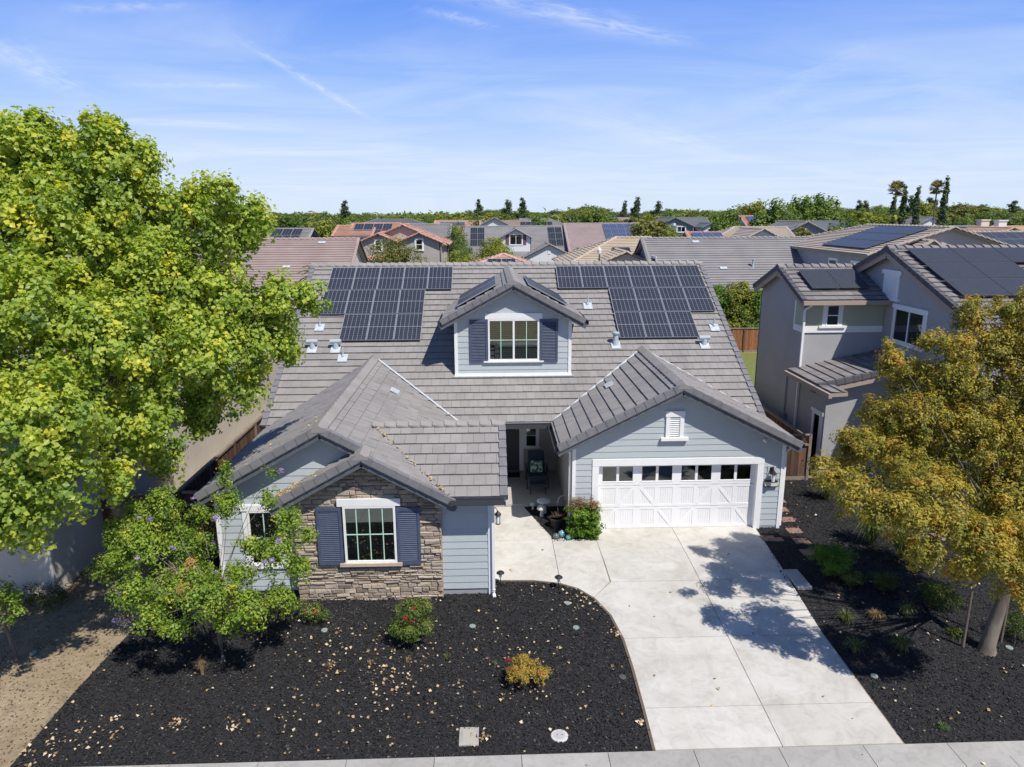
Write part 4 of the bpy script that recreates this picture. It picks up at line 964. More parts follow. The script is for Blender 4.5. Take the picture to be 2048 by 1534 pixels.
def path_light(x, y, label):
    z = gz(y)+.01; e = thing('path_light', label, 'path light', (x, y, z), 'stake lights along the curved edging')
    b = MB(); b.tube([(x, y, z-.03), (x, y, z+.22)], .012, 6); b.build('stake', black, e)
    b = MB(); b.lathe((x, y, z+.34), [(.03, 0), (.11, .0), (.105, .015), (.05, .055), (.01, .07)], 14); b.build('lamp_shade', black, e)
    b = MB(); b.lathe((x, y, z+.21), [(.03, 0), (.05, .13)], 10); b.build('lamp_glass', lampglass, e)
p = gp(1001, 1170); path_light(p.x, p.y, 'black path light at the left end of the edging, by the white downspout')
p = gp(1117, 1179); path_light(p.x, p.y, 'black path light on the bend of the edging, right of the downspout one')
green = mat('green_valve_lid', (.20, .26, .23), .6, (.28, .32, .28), 20)
for q, lb in (((1135, 1208), 'small green valve lid in the mulch near the right path light'), ((945, 1254), 'small green valve lid in the mulch right of the red-flowered shrub'), ((1152, 1257), 'small green valve lid in the mulch close to the driveway curve'), ((649, 1262), 'small green valve lid in the mulch left of the red-flowered shrub'),
              ((1748, 1354), 'small green valve lid in the right-hand mulch near the driveway'), ((67, 1307), 'small green valve lid in the bare dirt on the left'), ((1245, 1356), 'dark half buried valve lid in mulch beside the driveway'), ((2018, 1297), 'small green valve lid in the mulch right of the autumn tree trunk')):
    p = gp(*q); b = MB(); b.lathe((p.x, p.y, gz(p.y)), [(.075, 0), (.08, .03), (.07, .042), (.005, .044)], 16); tag(b.build('valve_lid', green if 'dark' not in lb else mat('dark_lid', (.08, .09, .08), .6), None), lb, 'valve lid')
p = gp(938, 1474); z = gz(p.y); e = thing('utility_box', 'rectangular concrete utility box cover in the mulch by the sidewalk', 'utility cover', (p.x, p.y, z))
b = MB(); b.box(p.x-.19, p.x+.19, p.y-.24, p.y+.24, z-.05, z+.035); b.build('rim', concg, e, bevel=.012); b = MB(); b.box(p.x-.13, p.x+.13, p.y-.19, p.y+.19, z+.03, z+.045); b.build('lid', mat('lid_concrete', (.40, .37, .31), .9), e, bevel=.01)
p = gp(1119, 1473); z = gz(p.y); e = thing('cleanout_cover', 'round pale concrete cover with two holes in the mulch by the sidewalk', 'utility cover', (p.x, p.y, z))
b = MB(); b.lathe((p.x, p.y, z-.04), [(.17, 0), (.17, .065), (.155, .075), (.005, .075)], 28); b.build('rim', mat('pale_cover', (.55, .52, .50), .8), e); b = MB(); b.lathe((p.x, p.y, z+.03), [(.115, 0), (.115, .012), (.003, .012)], 24); b.lathe((p.x-.045, p.y, z+.036), [(.012, 0), (.012, .010)], 8, 1); b.lathe((p.x+.05, p.y, z+.036), [(.012, 0), (.012, .010)], 8, 1); b.build('lid', [mat('cover_lid', (.44, .42, .41), .8), black], e)
b = MB(); b.box(7.98, 8.36, 16.55, 17.50, -.10, .035); tag(b.build('concrete_pad', concg, None, bevel=.015), 'plain concrete slab beside the driveway in the right mulch bed', 'slab')
q = [(9.6, 10.05), (10.9, 10.05), (10.9, 10.85), (9.6, 10.85)]; b = MB(); b.box(9.55, 10.75, 10.15, 10.90, -.30, -.268); tag(b.build('sidewalk_vault', mat('vault_lid', (.38, .365, .34), .9, (.42, .4, .37), 6), None, bevel=.02), 'rounded rectangular vault lid set in the sidewalk at right', 'utility cover')
redp = mat('red_paver', (.30, .175, .13), .9, (.24, .15, .12), 6, bump=.3, bscale=30)
for i, (q, lb) in enumerate((((1562, 1020), 'red concrete paver closest to the garage corner'), ((1575, 1040), 'red concrete paver second along the path from the garage corner'), ((1588, 1062), 'red concrete paver in the middle of the side path'), ((1603, 1083), 'red concrete paver last but one along the side path'), ((1536, 1078), 'red concrete paver set apart beside the driveway top'), ((1556, 1080), 'small red paver half covered by mulch near the driveway top'), ((1556, 1002), 'red concrete paver farthest back against the garage wall')) + ((((1617, 1079+0)), 'red concrete paver in shade above the round dark shrub'),)):
    if i == 7: q = (1618, 1106)
    p = gp(*q); b = MB(); s = .20 if i not in (5,) else .14; b.box(p.x-s*1.1, p.x+s*1.1, p.y-s*.9, p.y+s*.9, -.03, gz(p.y)+.028+.001*i); o = tag(b.build('stepping_paver', redp, None, bevel=.01), lb, 'paver', 'red pavers along the garage side')

# ------------------------------------------------------------------ fences
def fence(label, p, q, h, z=0.0, lattice=False, posts=2.4, name='wooden_fence', bm_=None):
    p = Vector((p[0], p[1], z)); q = Vector((q[0], q[1], z)); d = q-p; L = d.length; d.normalize(); n = Vector((-d.y, d.x, 0)); Z = Vector((0, 0, 1))
    e = thing(name, label, 'fence', p); top = h-.36 if lattice else h
    b = MB(); k = 0; u = 0
    while u < L-.02:
        w = min(.14, L-u); b.obox(p+d*u+n*(.012*(k % 2)), d*(w-.008), n*.018, Z*(top-.12+random.uniform(-.004, .004)), 0, random.random()) if False else b.obox(p+d*u+n*(.012*(k % 2))+Z*.1, d*(w-.008), n*.018, Z*(top-.12), 0, random.random()); u += .14; k += 1
    b.build('board_panel', bm_ or woodf, e)
    r = MB(); r.mark(); r.obox(p+Z*(-.02)-n*.02, d*L, n*.05, Z*.16); r.mark(); r.obox(p+Z*(top-.06)-n*.045, d*L, n*.11, Z*.075)
    if lattice: r.mark(); r.obox(p+Z*(h-.04)-n*.05, d*L, n*.12, Z*.045)
    r.build('rail', woodt, e)
    if lattice:
        l = MB(); a = -.33
        while a < L:
            for s, o in ((1, 0), (-1, .006)):
                A = Vector((a if s > 0 else a+.33, 0)); x0, x1 = (a, a+.33) if s > 0 else (a+.33, a)
                t0 = 0; P0 = [x0, top+.015]; P1 = [x1, h-.04]
                for X in (P0, P1): pass
                if min(x0, x1) < 0 or max(x0, x1) > L: continue
                l.bar(p+d*x0+Z*(top+.015)+n*o, p+d*x1+Z*(h-.04)+n*o, .03, .006, up=n)
            a += .085
        if l.f: l.build('lattice', woodf, e)
    m = max(1, round(L/posts))
    for i in range(m+1):
        c = p+d*(L*i/m); b = MB(); b.box(c.x-.05, c.x+.05, c.y-.05, c.y+.05, z-.05, z+h+.0); b.build('post', woodt if i % 2 else woodf, e)
    return e
fence('brown side-yard fence with lattice top between garage and grey neighbour', (8.95, 24.15), (11.55, 24.15), 1.75, 0, True)
fence('low brown property fence running back beside the grey stucco tower', (11.35, 24.4), (11.35, 33), 1.70)
fence('long brown property fence seen from above left of the house', (-9.0, 19.4), (-9.0, 40), 1.85)
fence('dark side gate fence with lattice top between beige neighbour and the big tree', (-11.15, 19.4), (-9.05, 19.4), 1.80, 0, True)
fence('dark fence section between the big tree and the left wing of the house', (-8.95, 19.45), (-7.0, 19.45), 1.80, 0, True)
fence('sunlit orange-brown back fence beyond the lawn strip', (8, 48.5), (30, 48.5), 1.72, bm_=mat('sunlit_orange_fence_board', (.30, .13, .055), .85, (.18, .08, .04), 4, stretch=(3, 3, .6), rnd=.35))  # orange boards with sunlight put into the colour, brighter than the other fences
fence('back fence hidden behind the main roof', (-9, 48.5), (7.9, 48.5), 1.72) if False else None
sheet('lawn', [[(9.2, 33.0), (30, 33.0), (30, 48.3), (9.2, 48.3)]], .008, mat('lawn_grass', (.13, .17, .04), .95, (.20, .20, .06), 3, 8, bump=.8, bscale=40))

# ------------------------------------------------------------------ grey stucco neighbour on the right
R = thing('house', 'grey stucco two-storey house with tall gabled tower and black solar panels, on the right', 'house', (16, 26, 0))
tileR = mat('mauve_grey_tile', (.185, .17, .17), .85, (.23, .21, .205), 1.3, 6, rnd=.15, bump=.12, bscale=50)
woodR = mat('beige_eave_board', (.36, .29, .24), .7)
sR = .405; kR = math.hypot(1, sR)
# tower
roof(R, (11.75, 28.87, 7.41), (1, 0, 0), (0, -1, -sR), [(0, 0), (3.55, 0), (3.55, 2.65*kR), (0, 2.65*kR)], tmat=tileR, dmat=woodR)
roof(R, (11.75, 28.87, 7.41), (1, 0, 0), (0, 1, -sR), [(0, 0), (6.0, 0), (6.0, 2.5*kR), (0, 2.5*kR)], tmat=tileR, dmat=woodR)
# big gable
bz, by, sB = 8.24, 26.42, .38; kB = math.hypot(1, sB)
roof(R, (14.82, by, bz), (1, 0, 0), (0, -1, -sB), [(0, 0), (12.5, 0), (12.5, 5.4*kB), (0, 5.4*kB)], tmat=tileR, dmat=woodR)
roof(R, (14.82, by, bz), (1, 0, 0), (0, 1, -sB), [(0, 0), (12.5, 0), (12.5, 2.6*kB), (0, 2.6*kB)], tmat=tileR, dmat=woodR)
# low roof sloping to the left
lz, lx_ = 3.62, 11.55
roof(R, (16.5, 0, lz+.21*4.95), (0, 1, 0), (-1, 0, -.21), [(23.9, 0), (26.62, 0), (26.62, 4.95*1.022), (23.9, 4.95*1.022)], tmat=tileR, dmat=woodR)
roof(R, (11.55, 23.9, lz-.02), (0, -1, 0), (-1, 0, -.05), [(0, -.55), (1.0, -.55), (1.0, 0), (0, 0)], tmat=tileR, dmat=woodR)
# front wing with the garage, mostly behind the autumn tree
roof(R, (16.9, 0, 4.9), (0, 1, 0), (-1, 0, -.4), [(18.6, 0), (24, 0), (24, 2.6*1.077), (18.6, 2.6*1.077)], tmat=tileR, dmat=woodR)
roof(R, (16.9, 0, 4.9), (0, 1, 0), (1, 0, -.4), [(18.6, 0), (24, 0), (24, 5.2*1.077), (18.6, 5.2*1.077)], tmat=tileR, dmat=woodR)
b = MB(1); caps(b, (15.2, 28.87, 7.41), (11.75, 28.87, 7.41), s0=sR, s1=sR); caps(b, (27.3, by, bz), (14.82, by, bz), s0=sB, s1=sB); caps(b, (16.9, 18.6, 4.9), (16.9, 24, 4.9), s0=.4, s1=.4); b.build('ridge_tiles', tileR, R)
b = MB(1)
rake(b, (11.75, 28.87-2.65, 7.41-2.65*sR), (11.75, 28.87, 7.41), (-1, 0, 0), (0, -sR, 1)); rake(b, (11.75, 28.87+2.5, 7.41-2.5*sR), (11.75, 28.87, 7.41), (-1, 0, 0), (0, sR, 1))
rake(b, (14.82, by-5.4, bz-5.4*sB), (14.82, by, bz), (-1, 0, 0), (0, -sB, 1)); rake(b, (14.82, by+2.6, bz-2.6*sB), (14.82, by, bz), (-1, 0, 0), (0, sB, 1))
rake(b, (lx_, 23.9, lz), (15.5, 23.9, lz+.21*3.95), (0, -1, 0), (-.21, 0, 1)); b.build('rake_tiles', mat('dark_mauve_rake', (.095, .092, .10), .8, rnd=.12), R)
b = MB()
def rb(a, c, w=.04, h=.18): b.mark(); b.bar(Vector(a)-Vector((0, 0, .24)), Vector(c)-Vector((0, 0, .24)), w, h)
rb((11.80, 26.25, 6.35), (11.80, 28.87, 7.41)); rb((11.80, 28.87, 7.41), (11.80, 31.3, 6.41)); rb((14.87, by-5.35, bz-5.35*sB), (14.87, by, bz)); rb((14.87, by, bz), (14.87, by+2.55, bz-2.55*sB)); rb((lx_+.03, 23.94, lz), (15.5, 23.94, lz+.21*3.95))
b.mark(); b.box(11.75, 15.35, 26.10, 26.22, 6.17, 6.32); b.mark(); b.box(11.42, 11.54, 22.85, 26.6, lz-.20, lz-.04); b.mark(); b.box(14.9, 27, 20.9, 21.02, 6.0, 6.16)
b.mark(); b.bar((11.8, 28.87, 7.05), (12.2, 28.87, 7.05), .1, .14); b.build('fascia', woodR, R)
b = MB(1)
flat_wall(b, WR(12.05), [(26.6, -.1), (31.0, -.1), (31.0, 6.38), (28.87, 7.25), (26.6, 6.36)]); flat_wall(b, FR(26.6), [(12.05, -.1), (15.2, -.1), (15.2, 5.18), (12.05, 5.18)])
flat_wall(b, FR(26.62), [(12.05, 5.1), (15.2, 5.1), (15.2, 6.3), (12.05, 6.3)]); flat_wall(b, FR(31.0), [(12.05, -.1), (27, -.1), (27, 6.2), (12.05, 6.2)])
flat_wall(b, WR(15.12), [(21.4, -.1), (28.9, -.1), (28.9, 7.15), (by, bz-.16), (21.4, bz-.16-(by-21.4)*sB)], [(23.95, 25.85, 4.85, 6.15)]); flat_wall(b, FR(21.4), [(15.12, -.1), (27, -.1), (27, 6.2), (15.12, 6.2)])
flat_wall(b, WR(12.08), [(24.3, -.1), (26.6, -.1), (26.6, 3.6), (24.3, 3.6)], [(24.55, 25.1, .1, 2.35)]); flat_wall(b, FR(24.3), [(12.08, -.1), (16, -.1), (16, 4.2), (15.2, 4.0), (12.08, 3.4)])
flat_wall(b, FR(19.0), [(14.7, -.1), (21.8, -.1), (21.8, 2.9), (16.9, 4.7), (14.7, 3.9)], [(15.6, 20.6, 0, 2.2)]); flat_wall(b, WR(14.7), [(19.0, -.1), (24.3, -.1), (24.3, 3.85), (19.0, 3.85)])
b.build('stucco_wall', stuccoR, R)
b = MB(1); lime = mat('pale_olive_siding', (.40, .42, .30), .7); siding_wall(b, FR(26.58), [(12.1, 5.28), (15.1, 5.28), (15.1, 6.25), (12.1, 6.25)], [(12.80, 13.42, 5.3, 6.14)], top=6.6, step=.17); siding_wall(b, WR(12.03), [(26.65, 5.28), (27.4, 5.28), (27.4, 6.5), (26.65, 6.25)], top=6.6, step=.17); b.build('siding_wall', lime, R)
b = MB(); b.mark(); b.lb(FR(26.6), 12.0, 15.1, 5.06, 5.30, -.02, .05); b.lb(WR(12.05), 26.55, 27.45, 5.06, 5.30, -.02, .05); b.mark(); b.lb(WR(12.05), 27.40, 27.5, 5.30, 6.5, -.02, .03); b.build('belt_trim', white, R)
make_window(R, FR(26.58), 12.86, 13.36, 5.32, 6.12, 1, 2, gm=glassd, split='h', trim=.14, head=(.22, .12), sill=(.26, .08, .09), fw=.04)
make_window(R, WR(15.12), 24.0, 25.8, 4.9, 6.1, 1, 1, gm=glassd, split='v', trim=.14, head=(.2, .14), sill=(.2, .1, .08), fw=.05)
make_window(R, WR(12.08), 24.55, 25.10, .1, 2.35, 1, 1, gm=glassd, trim=.14, head=(.2, .14), fw=.05)
b = MB(); fW = WR(15.12); b.lb(fW, 26.3-.52, 26.3+.52, 6.42, 7.35, 0, .05); b.lb(fW, 26.3-.64, 26.3+.64, 7.28, 7.44, 0, .08); b.lb(fW, 26.3-.64, 26.3+.64, 6.32, 6.43, 0, .09)
for i in range(13): b.lb(fW, 26.3-.40, 26.3+.40, 6.50+i*.058, 6.522+i*.058, .05, .07)
b.build('gable_vent', white, R)
b = MB(); b.bar((12.0, 26.52, .1), (12.0, 26.52, 5.95), .08, .07, up=(0, 1, 0)); b.bar((12.0, 26.52, 5.95), (12.18, 26.3, 6.14), .07, .07); b.build('downspout', white, R)
b = MB(); b.box(15.7, 20.5, 19.02, 19.1, 0, 2.15)
for i in range(4):
    for j in range(4): b.box(15.8+j*1.18, 16.88+j*1.18, 18.99, 19.03, .06+i*.53, .50+i*.53)
b.build('garage_door', white, R)
b = MB(); b.lb(WR(12.05), 25.2, 25.5, 3.02, 3.14, 0, .03); b.build('wall_vent', mat('grey_louvre', (.16, .165, .18), .6), R)
b = MB(); b.tube([(12.0, 27.6, .1), (12.0, 27.6, 3.2)], .03, 6); b.box(11.9, 12.05, 27.4, 27.8, 1.0, 1.6); b.build('meter_box', mat('grey_meter', (.25, .26, .28), .6), R)
pv = mat('dark_panel_cell', (.040, .042, .050), .32, (.062, .064, .072), 14, spec=.3)
for (x, v, n) in ((15.35, .35, 5), (15.35, 1.62, 2), (19.2, 1.62, 3), (15.35, 2.89, 5), ):
    for i in range(n): solar(R, Vector((x+i*1.62, by-v/kB, bz-v/kB*sB)), (1, 0, 0), Vector((0, -1, -sB)), 1.60, 1.24, 10, 6, False, pv, darkline, n=.12)
for i in range(2): solar(R, Vector((12.35+i*1.13, 28.35, 7.41-.52*sR)), (1, 0, 0), Vector((0, -1, -sR)), 1.11, 1.60, 6, 9, False, pv, darkline, n=.12)
b = MB(); q = Vector((19.0, by-2.3, bz-2.3*sB)); b.lathe(q, [(.09, 0), (.08, .2)], 10); b.tube([q+Vector((-.3, 0, .25)), q+Vector((.3, 0, .25))], .09, 10); b.build('vent_pipe', metalw, R)
drv = sheet('driveway', [[(14.4, 11.30), (20.6, 11.30), (20.9, 18.95), (15.2, 18.95)]], .02, conc, th=.08)

# beige neighbour on the left, under the big tree
Lh = thing('house', 'beige stucco neighbour with mauve tile roof, mostly hidden under the big cottonwood on the left', 'house', (-15, 24, 0))
tileL = mat('mauve_brown_tile', (.265, .20, .18), .85, (.33, .255, .23), 1.2, 6, rnd=.14)
def gable_roof(par, x0, x1, y0, y1, ze, s, axis, tm, far=True, over=.35, hip=(0, 0), dm=None, capm=True, step=.33, wid=.32):
    """gable or hipped roof over the box x0..x1, y0..y1 with eaves at ze; returns ridge z"""
    x0 -= over; x1 += over; y0 -= over; y1 += over; ze = ze-over*s*.5; pr = []
    if axis == 'x':
        hd_ = (y1-y0)/2; zr = ze+hd_*s; k = math.hypot(1, s); ym = (y0+y1)/2; L = x1-x0; hl, hr = hip[0]*hd_, hip[1]*hd_
        for sg in (-1, 1): roof(par, (x0, ym, zr), (1, 0, 0), (0, sg, -s), [(hl, 0), (L-hr, 0), (L, hd_*k), (0, hd_*k)], tmat=tm, far=far, dmat=dm, step=step, wid=wid)
        if hip[0]: roof(par, (x0+hl, ym, zr), (0, 1, 0), (-1, 0, -s*hd_/hl), [(0, 0), (hd_, hl*math.hypot(1, s*hd_/hl)), (-hd_, hl*math.hypot(1, s*hd_/hl))], tmat=tm, far=far, dmat=dm, step=step)
        if hip[1]: roof(par, (x1-hr, ym, zr), (0, 1, 0), (1, 0, -s*hd_/hr), [(0, 0), (hd_, hr*math.hypot(1, s*hd_/hr)), (-hd_, hr*math.hypot(1, s*hd_/hr))], tmat=tm, far=far, dmat=dm, step=step)
        pr = [((x1-hr, ym, zr), (x0+hl, ym, zr))]
        for h_, xe, xh in ((hip[0], x0, x0+hl), (hip[1], x1, x1-hr)):
            for yy in (y0, y1):
                if h_: pr.append(((xe, yy, ze), (xh, ym, zr)))
                else: pr.append(((xe, yy, ze), (xe, ym, zr)))
    else:
        hd_ = (x1-x0)/2; zr = ze+hd_*s; k = math.hypot(1, s); xm = (x0+x1)/2; hf = hip[0]*hd_; L = y1-y0
        hb = hip[1]*hd_
        for sg in (-1, 1): roof(par, (xm, y0, zr), (0, 1, 0), (sg, 0, -s), [(hf, 0), (L-hb, 0), (L, hd_*k), (0, hd_*k)], tmat=tm, far=far, dmat=dm, step=step, wid=wid)
        if hb: roof(par, (xm, y1-hb, zr), (1, 0, 0), (0, 1, -s*hd_/hb), [(0, 0), (hd_, hb*math.hypot(1, s*hd_/hb)), (-hd_, hb*math.hypot(1, s*hd_/hb))], tmat=tm, far=far, dmat=dm, step=step)
        if hip[0]: roof(par, (xm, y0+hf, zr), (1, 0, 0), (0, -1, -s*hd_/hf), [(0, 0), (hd_, hf*math.hypot(1, s*hd_/hf)), (-hd_, hf*math.hypot(1, s*hd_/hf))], tmat=tm, far=far, dmat=dm, step=step)
        pr = [((xm, y0+hf, zr), (xm, y1-hb, zr)), ((x0, y0, ze), (xm, y0+hf, zr)), ((x1, y0, ze), (xm, y0+hf, zr))]+([((x0, y1, ze), (xm, y1-hb, zr)), ((x1, y1, ze), (xm, y1-hb, zr))] if hb else [])
    if capm:
        c = MB()
        for a, b_ in pr: caps(c, a, b_, w=.16, s0=s*.7, s1=s*.7, step=.45)
        c.build('ridge_tiles', tm, par)
    return zr
gable_roof(Lh, -24, -11.25, 21.5, 37, 4.6, .42, 'x', tileL, False, over=.35, hip=(1, 1), wid=.6)
gable_roof(Lh, -20, -11.35, 17.1, 26, 2.9, .38, 'x', tileL, False, over=.35, hip=(0, .7), wid=.6)
b = MB(); flat_wall(b, ER(-11.3), [(17.0, -.1), (21.5, -.1), (21.5, 2.9), (17.0, 2.9)]); flat_wall(b, ER(-11.3), [(21.5, -.1), (37, -.1), (37, 4.7), (21.5, 4.7)], [(23.0, 23.9, .9, 2.4)])
flat_wall(b, FR(17.0), [(-20, -.1), (-11.3, -.1), (-11.3, 2.9), (-20, 2.9)]); flat_wall(b, FR(21.5), [(-24, -.1), (-11.3, -.1), (-11.3, 4.7), (-24, 4.7)]); b.build('stucco_wall', stuccoL, Lh)
make_window(Lh, ER(-11.3), 23.0, 23.9, .9, 2.4, 1, 2, gm=glassd, trim=.1, fw=.05)
make_window(Lh, ER(-11.3), 19.75, 20.35, .9, 2.3, 1, 1, gm=glassd, trim=.1, fw=.05)
b = MB(); b.bar((-11.28, 16.95, -.1), (-11.28, 16.95, 2.8), .07, .07, up=(0, 1, 0)); b.build('downspout', stuccoL, Lh)

# ------------------------------------------------------------------ houses behind, out to the horizon
tb = {'brown': mat('brown_tile_far', (.285, .215, .19), .85, (.33, .255, .23), .7, 6, rnd=.07), 'grey': mat('grey_tile_far', (.225, .215, .215), .85, (.265, .25, .245), .7, 6, rnd=.07), 'red': mat('red_tile_far', (.40, .205, .145), .85, (.47, .27, .20), 1.5, 6, rnd=.10),
      'pink': mat('pink_tile_far', (.46, .27, .215), .85, (.50, .32, .26), 1, 6, rnd=.08), 'tan': mat('tan_tile_far', (.36, .30, .245), .85, (.41, .345, .285), .8, 6, rnd=.07), 'orange': mat('orange_tile_far', (.47, .29, .185), .85, (.52, .35, .25), 1, 6, rnd=.08),
      'mauve': mat('mauve_tile_far', (.32, .245, .235), .85, (.36, .285, .27), .8, 6, rnd=.06), 'ltan': mat('light_tan_tile', (.42, .335, .245), .85, (.46, .38, .29), .8, 6, rnd=.07), 'slate': mat('slate_tile_far', (.15, .16, .175), .85, (.18, .185, .195), .8, 6, rnd=.06)}
wb = {'beige': stuccoL, 'white': mat('white_wall_far', (.66, .67, .68), .85), 'greige': mat('greige_wall', (.42, .38, .345), .9, (.38, .345, .31), 1), 'blue': mat('blue_grey_wall', (.20, .245, .30), .85), 'cream': mat('cream_wall', (.62, .56, .47), .9), 'grey': stuccoR, 'lilac': mat('lilac_grey_wall', (.28, .27, .32), .9)}
def panels(par, O, s, x0, v0, nx, nv, w=1.05, l=1.62, cell=None):
    """rows of panels on a street-facing slope whose ridge passes through O"""
    k = math.hypot(1, s)
    for i in range(nx):
        for j in range(nv):
            v = v0+j*(l+.03); solar(par, Vector((x0+i*(w+.02), O.y-v/k, O.z-v/k*s)), (1, 0, 0), Vector((0, -1, -s)), w, l, 3, 2, False, cell or cellm, gridl, n=.1)
def bg(label, yr, pxl, pxr, py, half, s, wall, rf, hip=(0, 0), low=None, over=.35, cat='house', group=None):
    """house with its ridge across the view: ridge ends at two photo columns, at distance yr"""
    a = P(pxl, py, y=yr); b_ = P(pxr, py, y=yr); z = (a.z+b_.z)/2; e = thing('house', label, cat, ((a.x+b_.x)/2, yr, 0), group)
    x0, x1 = a.x+over, b_.x-over; ze = z-half*s; hh = half+over
    x0 -= hip[0]*hh; x1 += hip[1]*hh
    gable_roof(e, x0, x1, yr-half, yr+half, ze-.1, s, 'x', tb[rf], True, over=over, hip=hip, dm=white if wall == 'white' else soffit)
    zt = ze-.12; m = MB(); y0, y1 = yr-half, yr+half; zr = zt+half*s-.05
    for fr, g_ in ((WR(x0), hip[0]), (ER(x1), hip[1])):
        pl = [(y0, 0), (y1, 0), (y1, zt), (y0, zt)] if g_ else [(y0, 0), (y1, 0), (y1, zt), (yr, zr), (y0, zt)]
        flat_wall(m, fr, pl, th=.1)
    flat_wall(m, FR(y0), [(x0, 0), (x1, 0), (x1, zt), (x0, zt)]); flat_wall(m, FR(y1), [(x0, 0), (x1, 0), (x1, zt), (x0, zt)])
    m.build('wall', wb[wall], e)
    e['rz'] = z; return e, Vector(((x0+x1)/2, yr, z)), (x0, x1, y0, y1, zt)
def front_gable(e, px, py, yf, hw, s, back, wall, rf, win=None, vent=True, shut=None, floor=0.0):
    """gable facing the street, peak at a photo pixel at distance yf"""
    p = P(px, py, y=yf); zt = p.z-hw*s-.1
    gable_roof(e, p.x-hw, p.x+hw, yf+.3, yf+back, zt, s, 'y', tb[rf], True, over=.3)
    m = MB(); flat_wall(m, FR(yf+.3), [(p.x-hw, floor), (p.x+hw, floor), (p.x+hw, zt-.02), (p.x, zt+hw*s-.06), (p.x-hw, zt-.02)]); flat_wall(m, WR(p.x-hw), [(yf+.3, floor), (yf+back, floor), (yf+back, zt), (yf+.3, zt)], th=-.1); flat_wall(m, ER(p.x+hw), [(yf+.3, floor), (yf+back, floor), (yf+back, zt), (yf+.3, zt)], th=-.1)
    m.build('wall', wb[wall], e); f_ = FR(yf+.3)
    if vent: v = MB(); v.lb(f_, p.x-.18, p.x+.18, zt+hw*s-1.2, zt+hw*s-.75, 0, .06); v.build('gable_vent', white, e)
    if win:
        w, z0, z1 = win; make_window(e, f_, p.x-w/2, p.x+w/2, z0, z1, 1, 1, gm=glassd, split='v', trim=.1, head=(.1, .1), sill=(.1, .1, .06), fw=.06)
        if shut:
            for sx_ in (-1, 1): v = MB(); v.lb(f_, p.x+sx_*(w/2+.35)-.22, p.x+sx_*(w/2+.35)+.22, z0, z1, 0, .06); v.build('shutter', mat('maroon_shutter', (.16, .07, .08), .7), e)
    return p, zt
def pxwin(e, yf, px0, py0, px1, py1, split='v'):
    a = P(px0, py1, y=yf); c = P(px1, py0, y=yf); make_window(e, FR(yf), a.x, c.x, a.z, c.z, 1, 1, gm=glassd, split=split, trim=.12, head=(.12, .1), sill=(.12, .1, .06), fw=.06)
def roofbits(e, O, s, spots):
    k = math.hypot(1, s)
    for x, v in spots:
        b_ = MB(); q = Vector((x, O.y-v/k, O.z-v/k*s)); N = Vector((0, -s, 1)).normalized(); b_.obox(q+N*.05, (.55, 0, 0), Vector((0, -1, -s))/k*.30, N*.04); b_.build('roof_vent', metalw, e)

e, O, _ = bg('house with brown tile roof just behind, left, palm fronds before it', 58, 380, 716, 478, 7.8, .56, 'cream', 'brown'); roofbits(e, O, .56, [(-13.4, .5), (-15.5, 3.9)])
e, O, _ = bg('house with wide grey tile roof just behind, right of centre', 58, 1284, 1668, 475.5, 7.0, .56, 'lilac', 'grey'); roofbits(e, O, .56, [(16.3, .5), (25.4, .5), (17.6, 4.3), (24.6, 4.3)])
make_window(e, WR(12.75), 54.5, 55.6, 4.6, 6.2, 1, 1, gm=glassd, trim=.14, head=(.2, .14)); b = MB(); b.lathe((20.2, 54.3, 5.4), [(.12, 0), (.08, .3), (.08, .6), (.13, .62), (.13, .7)], 10); b.build('vent_pipe', galv, e)
e, O, _ = bg('small grey roofed house with black panels, above the brown roof at left', 78, 545, 626, 457, 4.5, .42, 'blue', 'grey'); panels(e, O, .42, P(551, 460, y=78).x, .35, 3, 1, 1.0, 1.6, blackcell); panels(e, O, .42, P(559, 466, y=78).x, 2.0, 3, 1, .86, 1.6, blackcell)
# red tiled two-storey house
e, O, bx = bg('two-storey greige house with red clay tile roof and twin front gables', 80.5, 706, 800, 446.5, 5.0, .40, 'greige', 'red', hip=(0, 1))
front_gable(e, 755.6, 466.5, 73.5, 1.75, .42, 6, 'greige', 'red', vent=False); front_gable(e, 838, 465, 73.5, 2.0, .42, 6, 'greige', 'red', vent=False)
front_gable(e, 805, 449, 76.5, 4.6, .42, 6, 'greige', 'red', vent=False)
pxwin(e, 73.75, 751, 480, 763, 502, 'h'); pxwin(e, 73.75, 832, 478.5, 845, 500, 'h')
panels(e, O, .40, P(711, 449, y=80).x, .4, 4, 1, 1.0, 1.6); panels(e, O, .40, P(711, 449, y=80).x, 2.05, 2, 2, 1.0, 1.6); panels(e, O, .40, P(748, 458, y=80).x, 2.05, 1, 1, 1.0, 1.6)
m = MB(); a = P(672, 471, y=77); c = P(708, 457, y=77); m.box(a.x, c.x+.6, 77, 83, 0, a.z); m.build('wall', wb['greige'], e); gable_roof(e, a.x, c.x+1.5, 77, 83, a.z, .30, 'x', tb['red'], True)
a = P(735, 521, y=73); roof(e, (a.x, 73.6, a.z+.45), (1, 0, 0), (0, -1, -.45), [(0, 0), (1.8, 0), (1.8, 1.1), (0, 1.1)], tmat=tb['red'], far=True)
e, O, _ = bg('grey roofed house directly right of and behind the red tiled one', 92, 800, 902, 448, 7, .42, 'grey', 'grey'); roofbits(e, O, .42, [(-9.4, 1.2)])
e, O, _ = bg('low slate roof peeking over the red tiled house', 112, 752, 822, 438.5, 5, .30, 'grey', 'slate', hip=(1, 1))
